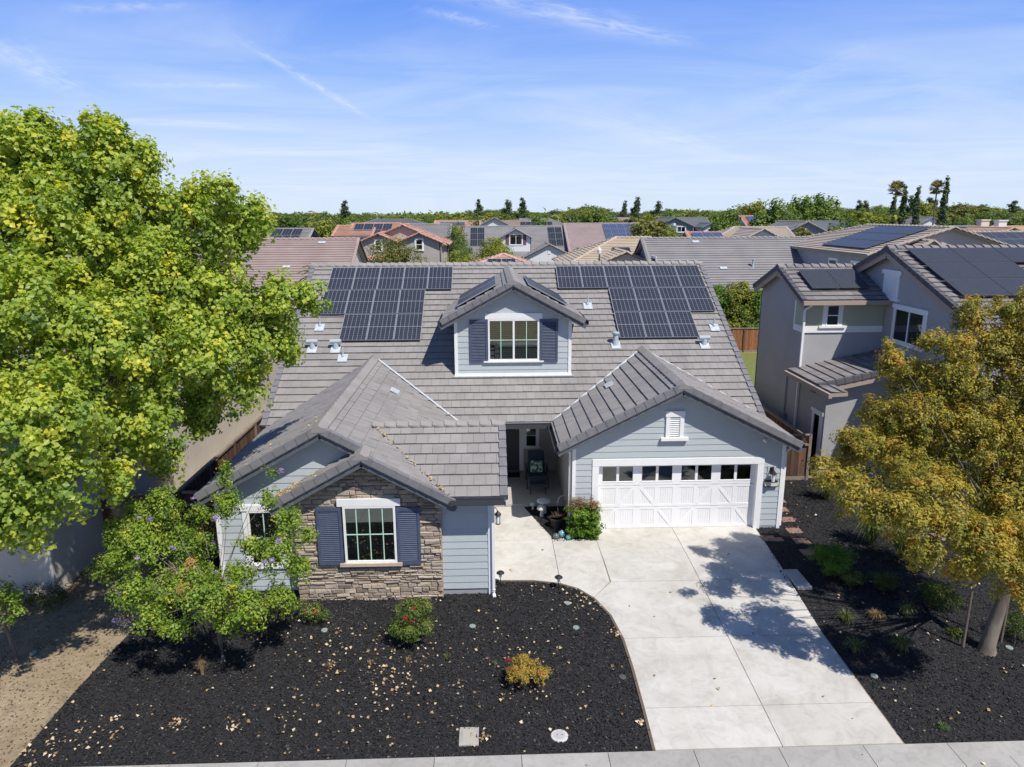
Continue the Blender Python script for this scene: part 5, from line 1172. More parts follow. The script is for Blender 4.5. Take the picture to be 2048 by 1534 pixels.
# twin of the foreground house
e, O, bx = bg('grey roofed house with white dormer and maroon shutters, centre distance', 106, 930, 1140, 452.5, 8.1, .56, 'white', 'grey')
p, zt = front_gable(e, 1032, 457.5, 99.7, 2.0, .54, 6.5, 'white', 'grey', (1.7, 5.35, 6.75), False, True, floor=4.2)
front_gable(e, 1099, 488, 95.5, 3.2, .50, 6.5, 'white', 'grey')
panels(e, O, .56, P(941, 455, y=105).x, .5, 2, 3, 1.0, 1.62, blackcell); panels(e, O, .56, P(1095, 455, y=105).x, .5, 2, 3, 1.0, 1.62, blackcell)
e, O, _ = bg('house with mauve tile roof and blue solar array, centre right distance', 106, 1128, 1276, 446.5, 9, .46, 'cream', 'mauve'); bl = mat('blue_solar_cell', (.055, .075, .14), .35, (.07, .09, .165), 2, spec=.3); panels(e, O, .46, P(1205, 450, y=105).x, .5, 6, 4, 1.0, 1.5, bl)
e, O, _ = bg('house with light tan tile roof and cream gable beside the wide grey roof', 66, 1232, 1300, 474, 5.0, .42, 'cream', 'ltan', hip=(1, 0)); front_gable(e, 1253, 503, 58.5, 1.9, .42, 5, 'cream', 'ltan', vent=False); panels(e, O, .42, P(1215, 490, y=66).x, 2.4, 1, 1, 1.6, 1.1, blackcell)
e, O, _ = bg('pink tiled hip roof just above the dormer', 53, 1003, 1010, 508, 4.6, .34, 'cream', 'pink', hip=(1, 1)); panels(e, O, .34, P(975, 517, y=53).x, 1.2, 2, 1, 1.0, 1.6, blackcell)
# large tan house behind the right neighbour
e = thing('house', 'tan tile roofed two-storey house with large black solar array, right middle distance', 'house', (29.4, 51, 0))
zg = gable_roof(e, 24.35, 34.45, 45.3, 60.5, 6.95, .31, 'y', tb['tan'], True, over=.35, hip=(0, 1)); m = MB()
flat_wall(m, FR(45.3), [(24.35, 0), (34.45, 0), (34.45, 6.9), (29.4, zg-.16), (24.35, 6.9)]); flat_wall(m, WR(24.35), [(45.3, 0), (60.5, 0), (60.5, 6.88), (45.3, 6.88)]); flat_wall(m, ER(34.45), [(45.3, 0), (60.5, 0), (60.5, 6.88), (45.3, 6.88)]); flat_wall(m, FR(60.5), [(24.35, 0), (34.45, 0), (34.45, 6.88), (24.35, 6.88)], th=-.1); m.build('wall', wb['grey'], e)
front_gable(e, 1866, 481, 43.9, 1.1, .5, 1.6, 'grey', 'tan', vent=False, floor=0)
for i in range(6):
    for j in range(3): solar(e, Vector((29.4-.45-1.42*j, 46.6+i*1.05, zg-.31*(.45+1.42*j))), (0, 1, 0), Vector((-1, 0, -.31)), 1.04, 1.45, 3, 6, False, pv, darkline, n=.1)
make_window(e, WR(24.35), 46.0, 47.4, 5.0, 6.3, 1, 1, gm=glassd, split='v', trim=.12, head=(.12, .1))
make_window(e, WR(24.35), 49.5, 50.6, 5.0, 6.3, 1, 1, gm=glassd, trim=.12, head=(.12, .1))
e, O, _ = bg('tan roofed house with long black array behind the right neighbour roof', 66, 1925, 2040, 463, 7, .36, 'grey', 'tan'); panels(e, O, .36, P(1926, 465, y=66).x, .5, 6, 3, 1.05, 1.65, pv)
# farther rows
e, O, _ = bg('blue-grey two-storey house among trees right of centre', 128, 1356, 1412, 435, 6, .42, 'white', 'slate'); front_gable(e, 1351, 435, 117, 2.9, .45, 10, 'blue', 'slate'); pxwin(e, 117.25, 1332, 453, 1340, 463); pxwin(e, 117.25, 1354, 453, 1371, 464); front_gable(e, 1424, 446, 119, 1.3, .45, 7, 'white', 'slate', (1.1, 5.2, 7.0), False)
e, O, _ = bg('tan tile roof with small white gable above the wide grey roof', 84, 1468, 1572, 453.5, 6.5, .40, 'white', 'tan', hip=(1, 0)); front_gable(e, 1529, 457.5, 76.5, 2.2, .50, 7, 'white', 'tan')
e, O, _ = bg('red tile roof with blue panels between blue-grey house and tan roof', 80, 1372, 1440, 464, 4, .40, 'beige', 'red'); panels(e, O, .40, P(1380, 467, y=80).x, .4, 3, 1, 1.1, 1.7, bl)
e, O, _ = bg('grey gabled house with skylight panels near the right tree group', 100, 1617, 1692, 442, 6.5, .42, 'blue', 'slate'); front_gable(e, 1616, 443, 91, 3.2, .48, 9, 'blue', 'grey', vent=True); panels(e, O, .42, P(1655, 446, y=100).x, .8, 3, 2, 1.0, 1.5, bl)
e, O, _ = bg('small red tiled house glimpsed between two round trees', 150, 1478, 1505, 431, 6, .4, 'white', 'red'); panels(e, O, .4, P(1488, 434, y=150).x, .8, 3, 2, 1.0, 1.5, bl)
e, O, _ = bg('far grey house with white front gable behind the white dormer', 140, 960, 1060, 441, 7, .38, 'white', 'brown'); front_gable(e, 989, 435.5, 131, 3.6, .5, 8, 'white', 'slate', vent=False); panels(e, O, .38, P(1040, 444, y=140).x, 1, 6, 1, 1.0, 1.6, blackcell)
e, O, _ = bg('far grey house with cream gable left of the mauve roof', 150, 1040, 1098, 437, 7, .38, 'cream', 'grey', hip=(0, 1)); front_gable(e, 1080, 441.5, 141, 3.0, .5, 8, 'cream', 'grey', vent=False)
e, O, _ = bg('far pink tiled roof left of the white front gable', 150, 870, 962, 441, 7, .36, 'cream', 'pink'); panels(e, O, .36, P(880, 443.5, y=149).x, 1.2, 5, 1, 1, 1.6, bl)
e, O, _ = bg('far brown roof with dark gables behind the blue array', 190, 1140, 1212, 436.5, 8, .36, 'beige', 'brown'); front_gable(e, 1162, 440, 180, 3.2, .45, 8, 'lilac', 'brown', vent=False); panels(e, O, .36, P(1186, 439, y=190).x, 1.2, 5, 2, 1, 1.6, bl)
e, O, _ = bg('far long brown roof right of the dark gables', 205, 1200, 1265, 435, 8, .36, 'beige', 'mauve'); front_gable(e, 1222, 439, 195, 2.6, .45, 8, 'lilac', 'brown', vent=False)
e, O, _ = bg('distant pale house by the tall pine', 330, 1226, 1262, 427.5, 7, .35, 'white', 'grey')
e, O, _ = bg('brown tile roof behind the first cypress', 160, 1766, 1812, 437, 7, .36, 'beige', 'mauve', hip=(1, 1))
e, O, _ = bg('grey roofed house between thin palm and cypress', 150, 1842, 1882, 438, 7, .38, 'white', 'grey'); front_gable(e, 1866, 434, 142, 3, .5, 8, 'white', 'grey', vent=False)
e, O, _ = bg('long tan roof right of the tallest cypress', 165, 1886, 1935, 436, 7, .38, 'cream', 'tan')
e, O, _ = bg('low dark roof house behind the right-hand hedge', 175, 1938, 1982, 440, 6, .3, 'white', 'slate', hip=(1, 1))
e, O, _ = bg('grey tile roof with blue gable left of the orange tiled house', 110, 1900, 1965, 451.5, 6, .38, 'blue', 'grey'); front_gable(e, 1958, 455, 100, 3.0, .45, 8, 'lilac', 'slate')
e, O, _ = bg('orange tiled house with two pale chimneys at the right edge', 100, 1985, 2090, 452, 8, .40, 'cream', 'orange', hip=(1, 0)); panels(e, O, .40, P(1972, 455, y=98).x, 1.0, 4, 2, 1.1, 1.7, pv); front_gable(e, 2028, 455, 88, 4.0, .42, 8, 'cream', 'orange', vent=False)
for q, l in ((1972, 'pale'), (2007, 'white')):
    c = P(q, 440 if l == 'white' else 439, y=95); b = MB(); b.box(c.x-.55, c.x+.55, 95, 96, c.z-2.6, c.z-.15); b.box(c.x-.65, c.x+.65, 94.9, 96.1, c.z-.15, c.z); b.build('chimney', wb['white' if l == 'white' else 'cream'], e)
e, O, _ = bg('distant slate roof with panels beyond the orange house', 190, 1985, 2035, 436, 8, .36, 'beige', 'slate')
for (yr, a_, c_, py, w, r) in ((240, 1560, 1604, 432.5, 'white', 'grey'), (200, 1700, 1742, 435, 'white', 'mauve'), (300, 1395, 1440, 430, 'beige', 'brown'), (230, 1640, 1676, 433, 'cream', 'tan'), (260, 2010, 2048, 432, 'cream', 'brown')):
    bg({'grey': 'tiny far grey roof between tree crowns', 'mauve': 'far mauve roof left of the fan palm', 'brown': 'far brown roof at the edge of the woods', 'tan': 'tiny far tan roof behind the round green trees'}[r] + (' at the right edge' if a_ > 2000 else ''), yr, a_, c_, py, 7, .36, w, r)
# street lamps among the roofs
def street_lamp(px, pyt, y, label, kind=0):
    t = P(px, pyt, y=y); e = thing('street_lamp', label, 'street lamp', (t.x, y, 0)); b = MB()
    b.tube([(t.x, y, 0), (t.x, y, t.z-.5)], [.09, .05], 8); b.build('pole', black if kind == 0 else galv, e); b = MB()
    if kind == 0: b.lathe((t.x, y, t.z-.5), [(.05, 0), (.16, .1), (.2, .4), (.1, .5), (.01, .62)], 10); b.build('lamp_head', lampglass, e)
    else: b.tube([(t.x, y, t.z-.5), (t.x-.1, y, t.z-.05), (t.x-.6, y, t.z+.05), (t.x-1.3, y, t.z)], [.05, .045, .04, .07], 6); b.build('lamp_arm', galv, e)
street_lamp(1199, 497, 60, 'black street lamp with lantern head against the light tan roof')
street_lamp(754, 428, 140, 'grey cobra street lamp over the red tiled roof', 1)
street_lamp(1117, 432, 150, 'thin grey street lamp above the mauve roof', 1)

# ------------------------------------------------------------------ near trees and shrubs
def blob(px, py, y, r, rz=None):
    p = P(px, py, y=y); return (p.x, p.y, p.z, r, rz or r)
leafA = ramp_mat('cottonwood_leaf', [(0, (.10, .17, .035)), (.27, (.21, .31, .055)), (.55, (.35, .44, .075)), (.8, (.50, .55, .09)), (1, (.70, .62, .08))], .42, .46, spec=.35)
leafC = ramp_mat('crape_myrtle_leaf', [(0, (.07, .13, .024)), (.4, (.17, .27, .036)), (.8, (.32, .43, .055)), (1, (.48, .46, .08))], .45, .42, spec=.35)
leafP = ramp_mat('autumn_leaf', [(0, (.07, .10, .025)), (.25, (.17, .20, .036)), (.5, (.31, .295, .05)), (.75, (.48, .41, .07)), (.93, (.60, .45, .08)), (1, (.52, .29, .06))], .5, .42, spec=.3, tint=(1.5, 1.2, .5))
CW = thing('cottonwood_tree', 'tall bright green cottonwood with yellowing leaves, on the left over the beige neighbour', 'tree', (-9.3, 17.3, 0))
cb_ = [blob(60, 345, 16.3, 1.25), blob(205, 330, 16.6, 1.0), blob(-50, 470, 16, 1.6), blob(120, 480, 15.9, 1.55), blob(280, 415, 16.9, 1.0), blob(410, 460, 17.2, .9), blob(488, 470, 17.5, .62), blob(330, 580, 16.6, 1.4),
       blob(60, 640, 14.6, 1.5), blob(230, 700, 15.0, 1.4), blob(440, 600, 17.0, 1.05), blob(560, 610, 17.6, .75), blob(622, 600, 17.8, .42), blob(395, 720, 16.3, 1.25), blob(520, 690, 17.5, .85), blob(570, 690, 17.8, .45), blob(480, 775, 17.2, .62),
       blob(100, 850, 13.1, 1.1), blob(275, 850, 15.0, 1.0), blob(405, 825, 16.7, .75), blob(20, 985, 12.7, .88), blob(140, 960, 12.9, .68), blob(320, 915, 16.2, .5), blob(-80, 800, 13.6, 1.4), blob(190, 262, 16.6, .42), blob(72, 262, 16.3, .42),
       blob(225, 262, 16.7, .3), blob(433, 382, 17.3, .28), blob(508, 425, 17.5, .3), blob(380, 395, 17.1, .3), blob(5, 290, 16.1, .5), blob(290, 320, 16.9, .38), blob(-60, 1060, 12.4, .7), blob(60, 1050, 12.8, .5), blob(230, 960, 14.4, .45),
       blob(150, 420, 18.6, 1.6), blob(300, 560, 18.8, 1.5), blob(100, 640, 18.8, 1.6), blob(250, 780, 18.6, 1.3)]
cro, sub = crown('crown', CW, cb_+[blob(x_, y_, 16.6, .22, .42) for x_, y_ in ((30, 290), (110, 285), (160, 270), (250, 290), (300, 345), (345, 405), (455, 395), (400, 385), (532, 450), (20, 250))], 3500, 46, .235, .098, .95, leafA, shell=.30, up=.45, flat=1.15, colvar=.17)
b = MB(); base = Vector((-9.3, 17.3, -.1)); fork = Vector((-9.55, 17.0, 3.6)); b.tube([base, base+Vector((-.02, 0, .35)), base.lerp(fork, .5)+Vector((.06, 0, 0)), fork], [.34, .25, .215, .19], 12)
mains = [blob(110, 480, 16.0, 1), blob(300, 420, 17.0, 1), blob(450, 560, 17.2, 1), blob(30, 760, 15.0, 1), blob(230, 330, 16.9, 1)]
limbs(b, fork, mains, .17); limbs(b, fork+Vector((0, 0, 1.2)), [q for q in cb_ if q[3] > .5], .08, sub, 200); b.build('trunk', bark, CW, smooth=True)

CM = thing('crape_myrtle', 'crape myrtle with pale purple blossoms and a dead golden patch, in the front mulch', 'tree', (-6.06, 14.23, gz(14.2)))
mb_ = [blob(285, 1090, 14.7, .80, .6), blob(420, 1190, 13.4, .68, .5), blob(560, 1110, 14.1, .50), blob(330, 1010, 15.0, .45), blob(455, 1010, 15.1, .35), blob(575, 1045, 14.5, .36), blob(265, 1190, 13.5, .48), blob(500, 1225, 13.2, .44),
       blob(450, 950, 15.2, .26), blob(240, 1060, 14.8, .42), blob(205, 1140, 14.6, .28), blob(535, 1000, 14.8, .22), blob(500, 1100, 14.6, .32), blob(540, 945, 15.0, .13), blob(300, 1240, 13.2, .32), blob(400, 1090, 15.3, .40), blob(350, 1260, 13.2, .3), blob(600, 1140, 14.3, .3), blob(380, 1150, 14.8, .5)]
mb_ += [blob(360, 1080, 14.9, .5), blob(240, 1130, 14.6, .4), blob(330, 1190, 14.2, .5), blob(450, 1250, 13.9, .35), blob(560, 1200, 14.1, .4), blob(620, 1075, 14.4, .2), blob(280, 1030, 15.0, .35), blob(400, 1030, 15.2, .25), blob(480, 1150, 14.3, .35)]
cro, sub2 = crown('crown', CM, mb_, 1250, 31, .15, .066, .55, leafC, shell=.25, up=.4, flat=1.1, colvar=.2)
b = MB(); fk = Vector((-6.12, 14.3, 1.15)); b.tube([(-6.06, 14.23, -.25), (-6.08, 14.24, .3), fk], [.075, .058, .05], 10)
limbs(b, fk, mb_, .030, sub2, 150, 6); b.build('trunk', bark, CM, smooth=True)
dry = ramp_mat('dead_golden_leaf', [(0, (.26, .15, .05)), (1, (.50, .33, .12))], .7, .2)
crown('dead_leaves', CM, [blob(372, 1185, 13.7, .24, .2), blob(380, 1130, 14.0, .12), blob(405, 1175, 13.6, .14)], 26, 40, .10, .055, .6, dry, shell=.3)
purple = ramp_mat('purple_blossom', [(0, (.30, .20, .42)), (1, (.55, .42, .66))], .7, .25, tint=(1, 1, 1.2))
fl_ = [(272, 1117), (237, 1188), (450, 1156), (427, 1087), (558, 1082), (545, 1122), (530, 1125), (280, 1036), (430, 1036), (385, 997), (299, 1038), (562, 940), (345, 1095), (232, 1240), (430, 1145)]
crown('blossoms', CM, [blob(x, y, 13.55 if y > 1080 else 14.0, .045) for x, y in fl_], 52, 24, .05, .028, .9, purple, shell=.1)

PT = thing('autumn_tree', 'golden olive autumn tree with pale leaning trunk in the right mulch bed', 'tree', (11.26, 13.95, gz(13.95)))
pb_ = [blob(1942, 640, 15.4, .36), blob(2040, 640, 15.2, .42), blob(1925, 700, 15.2, .50), blob(1860, 690, 15.2, .40), blob(1790, 725, 15.0, .38), blob(2000, 740, 15.0, .65), blob(1830, 840, 14.8, .80, .6), blob(1740, 890, 14.7, .55, .42), blob(1670, 960, 14.5, .42, .32),
       blob(2055, 880, 14.6, .95), blob(1930, 880, 14.5, .75), blob(1860, 990, 12.9, .80, .6), blob(1770, 1030, 12.6, .52, .4), blob(1965, 1080, 12.3, .68, .5), blob(1850, 1110, 12.2, .40), blob(2070, 1100, 12.3, .75), blob(1640, 930, 14.0, .24), blob(2030, 1190, 12.2, .34), blob(2130, 760, 14.8, .8),
       blob(2150, 960, 14.2, .9), blob(1750, 830, 15.6, .5), blob(1700, 880, 15.2, .35), blob(1990, 960, 15.8, 1.0), blob(1880, 820, 16.2, .8), blob(1945, 605, 15.4, .16), blob(1780, 690, 15.1, .15), blob(2040, 600, 15.2, .18), blob(1700, 1010, 13.0, .3), blob(1905, 1150, 12.2, .25)]
pb_ += [blob(2090, 690, 14.6, .6), blob(2020, 680, 15.0, .45), blob(2000, 620, 15.2, .3), blob(2060, 800, 14.4, .7), blob(1980, 690, 15.1, .4), blob(1960, 1120, 12.4, .4), blob(1820, 760, 15.6, .6), blob(1900, 760, 15.0, .6), blob(1970, 860, 14.6, .8), blob(1800, 930, 14.3, .6), blob(2010, 1010, 14.0, .7), blob(1720, 980, 13.2, .42), blob(1900, 1060, 12.3, .5), blob(1830, 1040, 12.4, .5), blob(2060, 720, 15.0, .5), blob(1940, 780, 14.9, .5), blob(2040, 960, 14.3, .7), blob(1980, 1000, 14.6, .7), blob(1700, 930, 14.9, .4), blob(1780, 900, 15.3, .6), blob(1870, 900, 15.0, .8)]
cro, sub3 = crown('crown', PT, pb_+[blob(2000, 1130, 11.6, .40), blob(2085, 1140, 11.5, .45), blob(1930, 1140, 11.9, .25)], 3900, 42, .155, .080, .42, leafP, shell=.30, up=.45, flat=1.1, colvar=.18)
b = MB(); b.tube([(11.22, 13.92, -.35), (11.24, 13.95, .0), (11.42, 14.0, 1.0), (11.62, 14.1, 1.9)], [.23, .16, .125, .11], 12)
limbs(b, (11.62, 14.1, 1.9), pb_, .055, sub3, 200, 7); b.build('trunk', bark, PT, smooth=True)
for x, y, l in ((10.78, 14.1, 'thin dark tree stake left of the autumn tree trunk'), (11.78, 14.25, 'thin dark tree stake right of the autumn tree trunk')):
    b = MB(); b.tube([(x, y, -.3), (x, y, 1.75)], .03, 8); tag(b.build('tree_stake', barkd, None), l, 'stake')
YT = thing('young_tree', 'young yellow-green tree cut by the left edge, over bare dirt', 'tree', (-10.7, 13.0, gz(13)))
yb_ = [blob(20, 1200, 13.0, .30), blob(-30, 1190, 13.0, .5), blob(30, 1235, 12.9, .2), blob(-40, 1250, 12.8, .4)]; crown('crown', YT, yb_, 70, 48, .14, .06, .5, leafC, shell=.3)
b = MB(); p = P(35, 1322, z=-.25); b.tube([p, P(5, 1235, y=p.y)], [.045, .03], 8); p2 = P(5, 1330, z=-.25); b.tube([p2, P(-20, 1220, y=p2.y)], [.04, .025], 8); b.build('trunk', bark, YT)

def shrub(name, label, px, py, y, blobs, m, n, per, sr, leaf, ratio, cat='shrub', flower=None, group=None, stems=True):
    p = gp(px, py); e = thing(name, label, cat, (p.x, p.y, gz(p.y)), group); o, sb_ = crown('foliage', e, blobs, n, per, sr, leaf, ratio, m, shell=.3, up=.5)
    if stems: b = MB(); limbs(b, (p.x, p.y, gz(p.y)-.03), blobs, .02, sb_, 24, 5); b.build('stems', barkd, e)
    if flower: 
        fm = ramp_mat('red_flower', [(0, (.45, .015, .02)), (1, (.62, .04, .05))], .6, .2, tint=(1, .5, .5)); crown('flowers', e, [blob(fx, fy, fy_, .02) for fx, fy, fy_ in flower], 3*len(flower), 8, .03, .035, .9, fm, shell=.2)
    return e
leafH = ramp_mat('hibiscus_leaf', [(0, (.04, .08, .015)), (.5, (.12, .18, .03)), (.85, (.22, .25, .06)), (1, (.38, .30, .12))], .5, .3)
shrub('flowering_shrub', 'upright leafy shrub with two red flowers, centre of the front mulch', 822, 1285, 14.6, [blob(822, 1222, 14.7, .34, .32), blob(795, 1255, 14.6, .24), blob(850, 1250, 14.6, .24), blob(820, 1265, 14.4, .26, .22), blob(850, 1215, 14.7, .2)], leafH, 190, 36, .11, .046, .5, flower=[(829, 1217, 14.35), (810, 1237, 14.3), (822, 1243, 14.3)])
shrub('flowering_shrub', 'straggly shrub with one red flower at the stone wall corner', 625, 1250, 15.5, [blob(625, 1225, 15.5, .28, .24), blob(600, 1212, 15.7, .2), blob(650, 1230, 15.4, .14)], leafH, 60, 28, .12, .042, .5, flower=[(632, 1224, 15.15)])
leafY = ramp_mat('yellow_red_leaf', [(0, (.16, .15, .03)), (.45, (.38, .29, .05)), (.8, (.52, .37, .07)), (1, (.42, .12, .05))], .55, .25)
shrub('round_shrub', 'low rounded yellow and red shrub in the front mulch', 1053, 1372, 13.1, [blob(1053, 1338, 13.1, .34, .24), blob(1030, 1350, 13.1, .24, .18), blob(1080, 1350, 13.0, .24, .18), blob(1045, 1325, 13.3, .24, .18)], leafY, 210, 36, .07, .030, .6, flower=[(1017, 1318, 13.1)])
leafV = ramp_mat('vine_leaf', [(0, (.04, .10, .012)), (.5, (.10, .20, .02)), (1, (.22, .32, .04))], .45, .35)
leafB = ramp_mat('brown_dead_leaf', [(0, (.14, .07, .045)), (.6, (.28, .16, .10)), (1, (.18, .22, .05))], .8, .2)
vt = thing('clipped_vine', 'boxy clipped green vine with brown dead top at the garage door corner', 'shrub', (2.85, 19.7, 0))
vb_ = [(2.75+dx_, 19.75+dy_, z_, .24, .22) for dx_ in (-.28, 0, .32) for dy_ in (-.12, .12) for z_ in (.22, .5, .8)]
o, sv = crown('foliage', vt, vb_, 230, 34, .11, .062, .75, leafV, shell=.4)
crown('dead_foliage', vt, [(2.75+dx_, 19.78, z_, .24, .12) for dx_ in (-.3, 0, .3) for z_ in (1.02, 1.15)], 80, 26, .10, .05, .35, leafB, shell=.3)
b = MB(); limbs(b, (2.8, 19.8, 0), vb_[::3], .03, sv, 60, 5); b.build('stems', barkd, vt)
grassm = ramp_mat('strappy_leaf', [(0, (.05, .08, .02)), (.5, (.13, .17, .05)), (1, (.32, .30, .12))], .6, .3)
strawm = ramp_mat('dry_straw', [(0, (.20, .13, .06)), (1, (.45, .33, .17))], .8, .2)
def grass(px, py, n, h, s, w, m, label, group=None, lean=.5):
    p = gp(px, py); o = tuft('grass_clump', None, (p.x, p.y, gz(p.y)), n, h, s, w, m, lean); tag(o, label, 'grass', group); return o
grass(405, 1350, 210, .42, .16, .008, strawm, 'dry straw coloured grass clump at the foot of the crape myrtle', lean=.2)
G5 = 'small grass clumps in the shaded right bed'
grass(1690, 1245, 110, .32, .28, .014, grassm, 'green grass clump nearest the driveway slab, upper row', G5, .8); grass(1750, 1240, 110, .28, .24, .012, strawm, 'half dry yellow grass clump in the upper row of the right bed', G5, .8)
grass(1812, 1232, 130, .34, .30, .014, grassm, 'green grass clump farthest right in the upper row', G5, .8); grass(1708, 1305, 130, .34, .30, .014, grassm, 'green grass clump in the lower row beside the driveway', G5, .8); grass(1802, 1300, 130, .34, .30, .014, grassm, 'green grass clump in the lower row, nearer the autumn tree', G5, .8)
grass(1652, 1000, 230, .95, .6, .03, grassm, 'large strappy grass clump in front of the side fence', None, .6); grass(1740, 1090, 260, 1.15, .75, .034, grassm, 'largest strappy grass clump, under the autumn tree', None, .6); grass(1800, 1120, 190, .95, .6, .03, grassm, 'dark strappy grass clump in shade right of the largest one', None, .6)
grass(1885, 1458, 90, .12, .14, .012, ramp_mat('weed', [(0, (.07, .14, .03)), (1, (.16, .26, .06))], .6, .3), 'small green weed at the sidewalk edge on the right', None, .7)
for q, l in (((740, 1330), 'tiny dry weed tuft left of the red-flowered shrub stem'), ((815, 1325), 'pale dry tuft below the red-flowered shrub'), ((893, 1318), 'thin upright weed right of the red-flowered shrub'), ((990, 1330), 'small yellow-green tuft left of the yellow-red shrub'), ((660, 1335), 'pale dry tuft low in the front mulch at left')):
    grass(q[0], q[1], 34, .13, .10, .010, grassm if 'upright' in l or 'green' in l else strawm, l)
leafD = ramp_mat('dark_shrub_leaf', [(0, (.025, .05, .012)), (.6, (.07, .11, .02)), (1, (.18, .17, .03))], .5, .3)
shrub('round_shrub', 'large round dark green shrub beside the pavers', 1665, 1150, 17.6, [blob(1665, 1112, 17.4, .52, .34), blob(1640, 1108, 17.5, .34, .3), blob(1692, 1122, 17.3, .34, .3), blob(1665, 1135, 17.0, .4, .22)], leafV, 200, 34, .12, .045, .5)
shrub('low_shrub', 'small yellow-green shrub in front of the round dark shrub', 1705, 1172, 16.9, [blob(1705, 1158, 16.8, .32, .17)], leafH, 70, 28, .09, .04, .5)
shrub('low_shrub', 'low dark green shrub in the middle of the right bed', 1768, 1185, 16.6, [blob(1768, 1162, 16.5, .42, .24)], leafD, 100, 28, .10, .04, .5)
shrub('low_shrub', 'low dark shrub left of the autumn tree trunk', 1878, 1225, 15.8, [blob(1878, 1190, 15.6, .62, .32)], leafD, 150, 28, .12, .042, .5)
shrub('low_shrub', 'low shaded shrub in front of the left tree stake', 1920, 1290, 14.2, [blob(1915, 1268, 14.5, .28, .16)], leafD, 40, 26, .10, .04, .5)
shrub('low_shrub', 'dark green shrub right of the autumn tree trunk', 2030, 1290, 14.3, [blob(2032, 1250, 14.4, .42, .3)], leafD, 90, 28, .12, .042, .5)
shrub('bare_shrub', 'sparse purplish shrub behind the crape myrtle trunk at the dirt edge', 255, 1275, 15.2, [blob(255, 1240, 15.3, .30, .22)], ramp_mat('purple_grey_leaf', [(0, (.10, .08, .09)), (1, (.34, .28, .30))], .7, .2), 40, 22, .12, .035, .5)
shrub('dark_hedge_shrub', 'dark shaded shrub against the beige neighbour wall, left edge', 100, 1215, 16.4, [blob(100, 1195, 16.5, .6, .25), blob(30, 1200, 16.4, .6, .3)], leafD, 90, 26, .14, .05, .5)

# ------------------------------------------------------------------ trees behind
def leafset(nm, a, b_, c, d=None): return ramp_mat(nm, [(0, a), (.5, b_), (.85, c), (1, d or c)], .65, .28)
LG = {'green': leafset('green_far_leaf', (.06, .105, .028), (.125, .19, .042), (.21, .28, .06)), 'yellow': leafset('yellow_green_far_leaf', (.09, .12, .024), (.20, .24, .038), (.33, .33, .05)), 'olive': leafset('olive_far_leaf', (.07, .085, .028), (.15, .165, .04), (.26, .25, .065)),
      'dark': leafset('dark_far_leaf', (.045, .075, .036), (.08, .125, .055), (.13, .18, .08)), 'blue': leafset('blue_green_far_leaf', (.05, .08, .05), (.09, .13, .07), (.14, .185, .10))}
def proto(kind, col, leaf=.34, n=240, per=18, seed=0):
    """tree about 8 m tall with its base at the origin, parts in local coordinates"""
    e = thing(kind, 'x', 'tree', (0, 0, 0), None, True)
    if kind == 'broadleaf_tree':
        bl_ = [(random.uniform(-1.5, 1.5), random.uniform(-1.5, 1.5), random.uniform(3.2, 6.4), random.uniform(1.1, 1.9)) for _ in range(8)]+[(0, 0, 6.5, 1.4), (random.uniform(-.8, .8), 0, 4.6, 2.2)]
        crown('crown', e, bl_, n, per, .62, leaf, .7, LG[col], shell=.6, up=.3); b = MB(); b.tube([(0, 0, -.2), (0, 0, 2.4), (.1, 0, 4.5)], [.2, .15, .08], 6); limbs(b, (0, 0, 2.4), [q for q in bl_[:6]], .1, None, 0, 5); b.build('trunk', barkd, e)
    elif kind == 'pine_tree':
        bl_ = []
        for i in range(13):
            t = i/12; r = 1.9*(1-t)**.8*random.uniform(.7, 1.1)+.2; a = random.uniform(0, 6.28); bl_.append((math.cos(a)*r*.45, math.sin(a)*r*.45, 1.8+6.0*t, r*.62+.12, r*.4+.2))
        crown('crown', e, bl_, 330, 18, .34, leaf*.8, .45, LG[col], shell=.4, up=.2, wp=1.2); b = MB(); b.tube([(0, 0, -.2), (0, 0, 7.6)], [.2, .04], 6); b.build('trunk', barkd, e)
    elif kind == 'cypress_tree':
        bl_ = [(random.uniform(-.05, .05), random.uniform(-.05, .05), z, .50*(1-(z/8.3)**2.0)+.05, .42) for z in np.linspace(.6, 7.8, 18)]
        crown('crown', e, bl_, 340, 20, .20, leaf*.75, .5, LG[col], shell=.35, up=.3, wp=.9); b = MB(); b.tube([(0, 0, -.2), (0, 0, 7)], [.12, .03], 6); b.build('trunk', barkd, e)
    return e
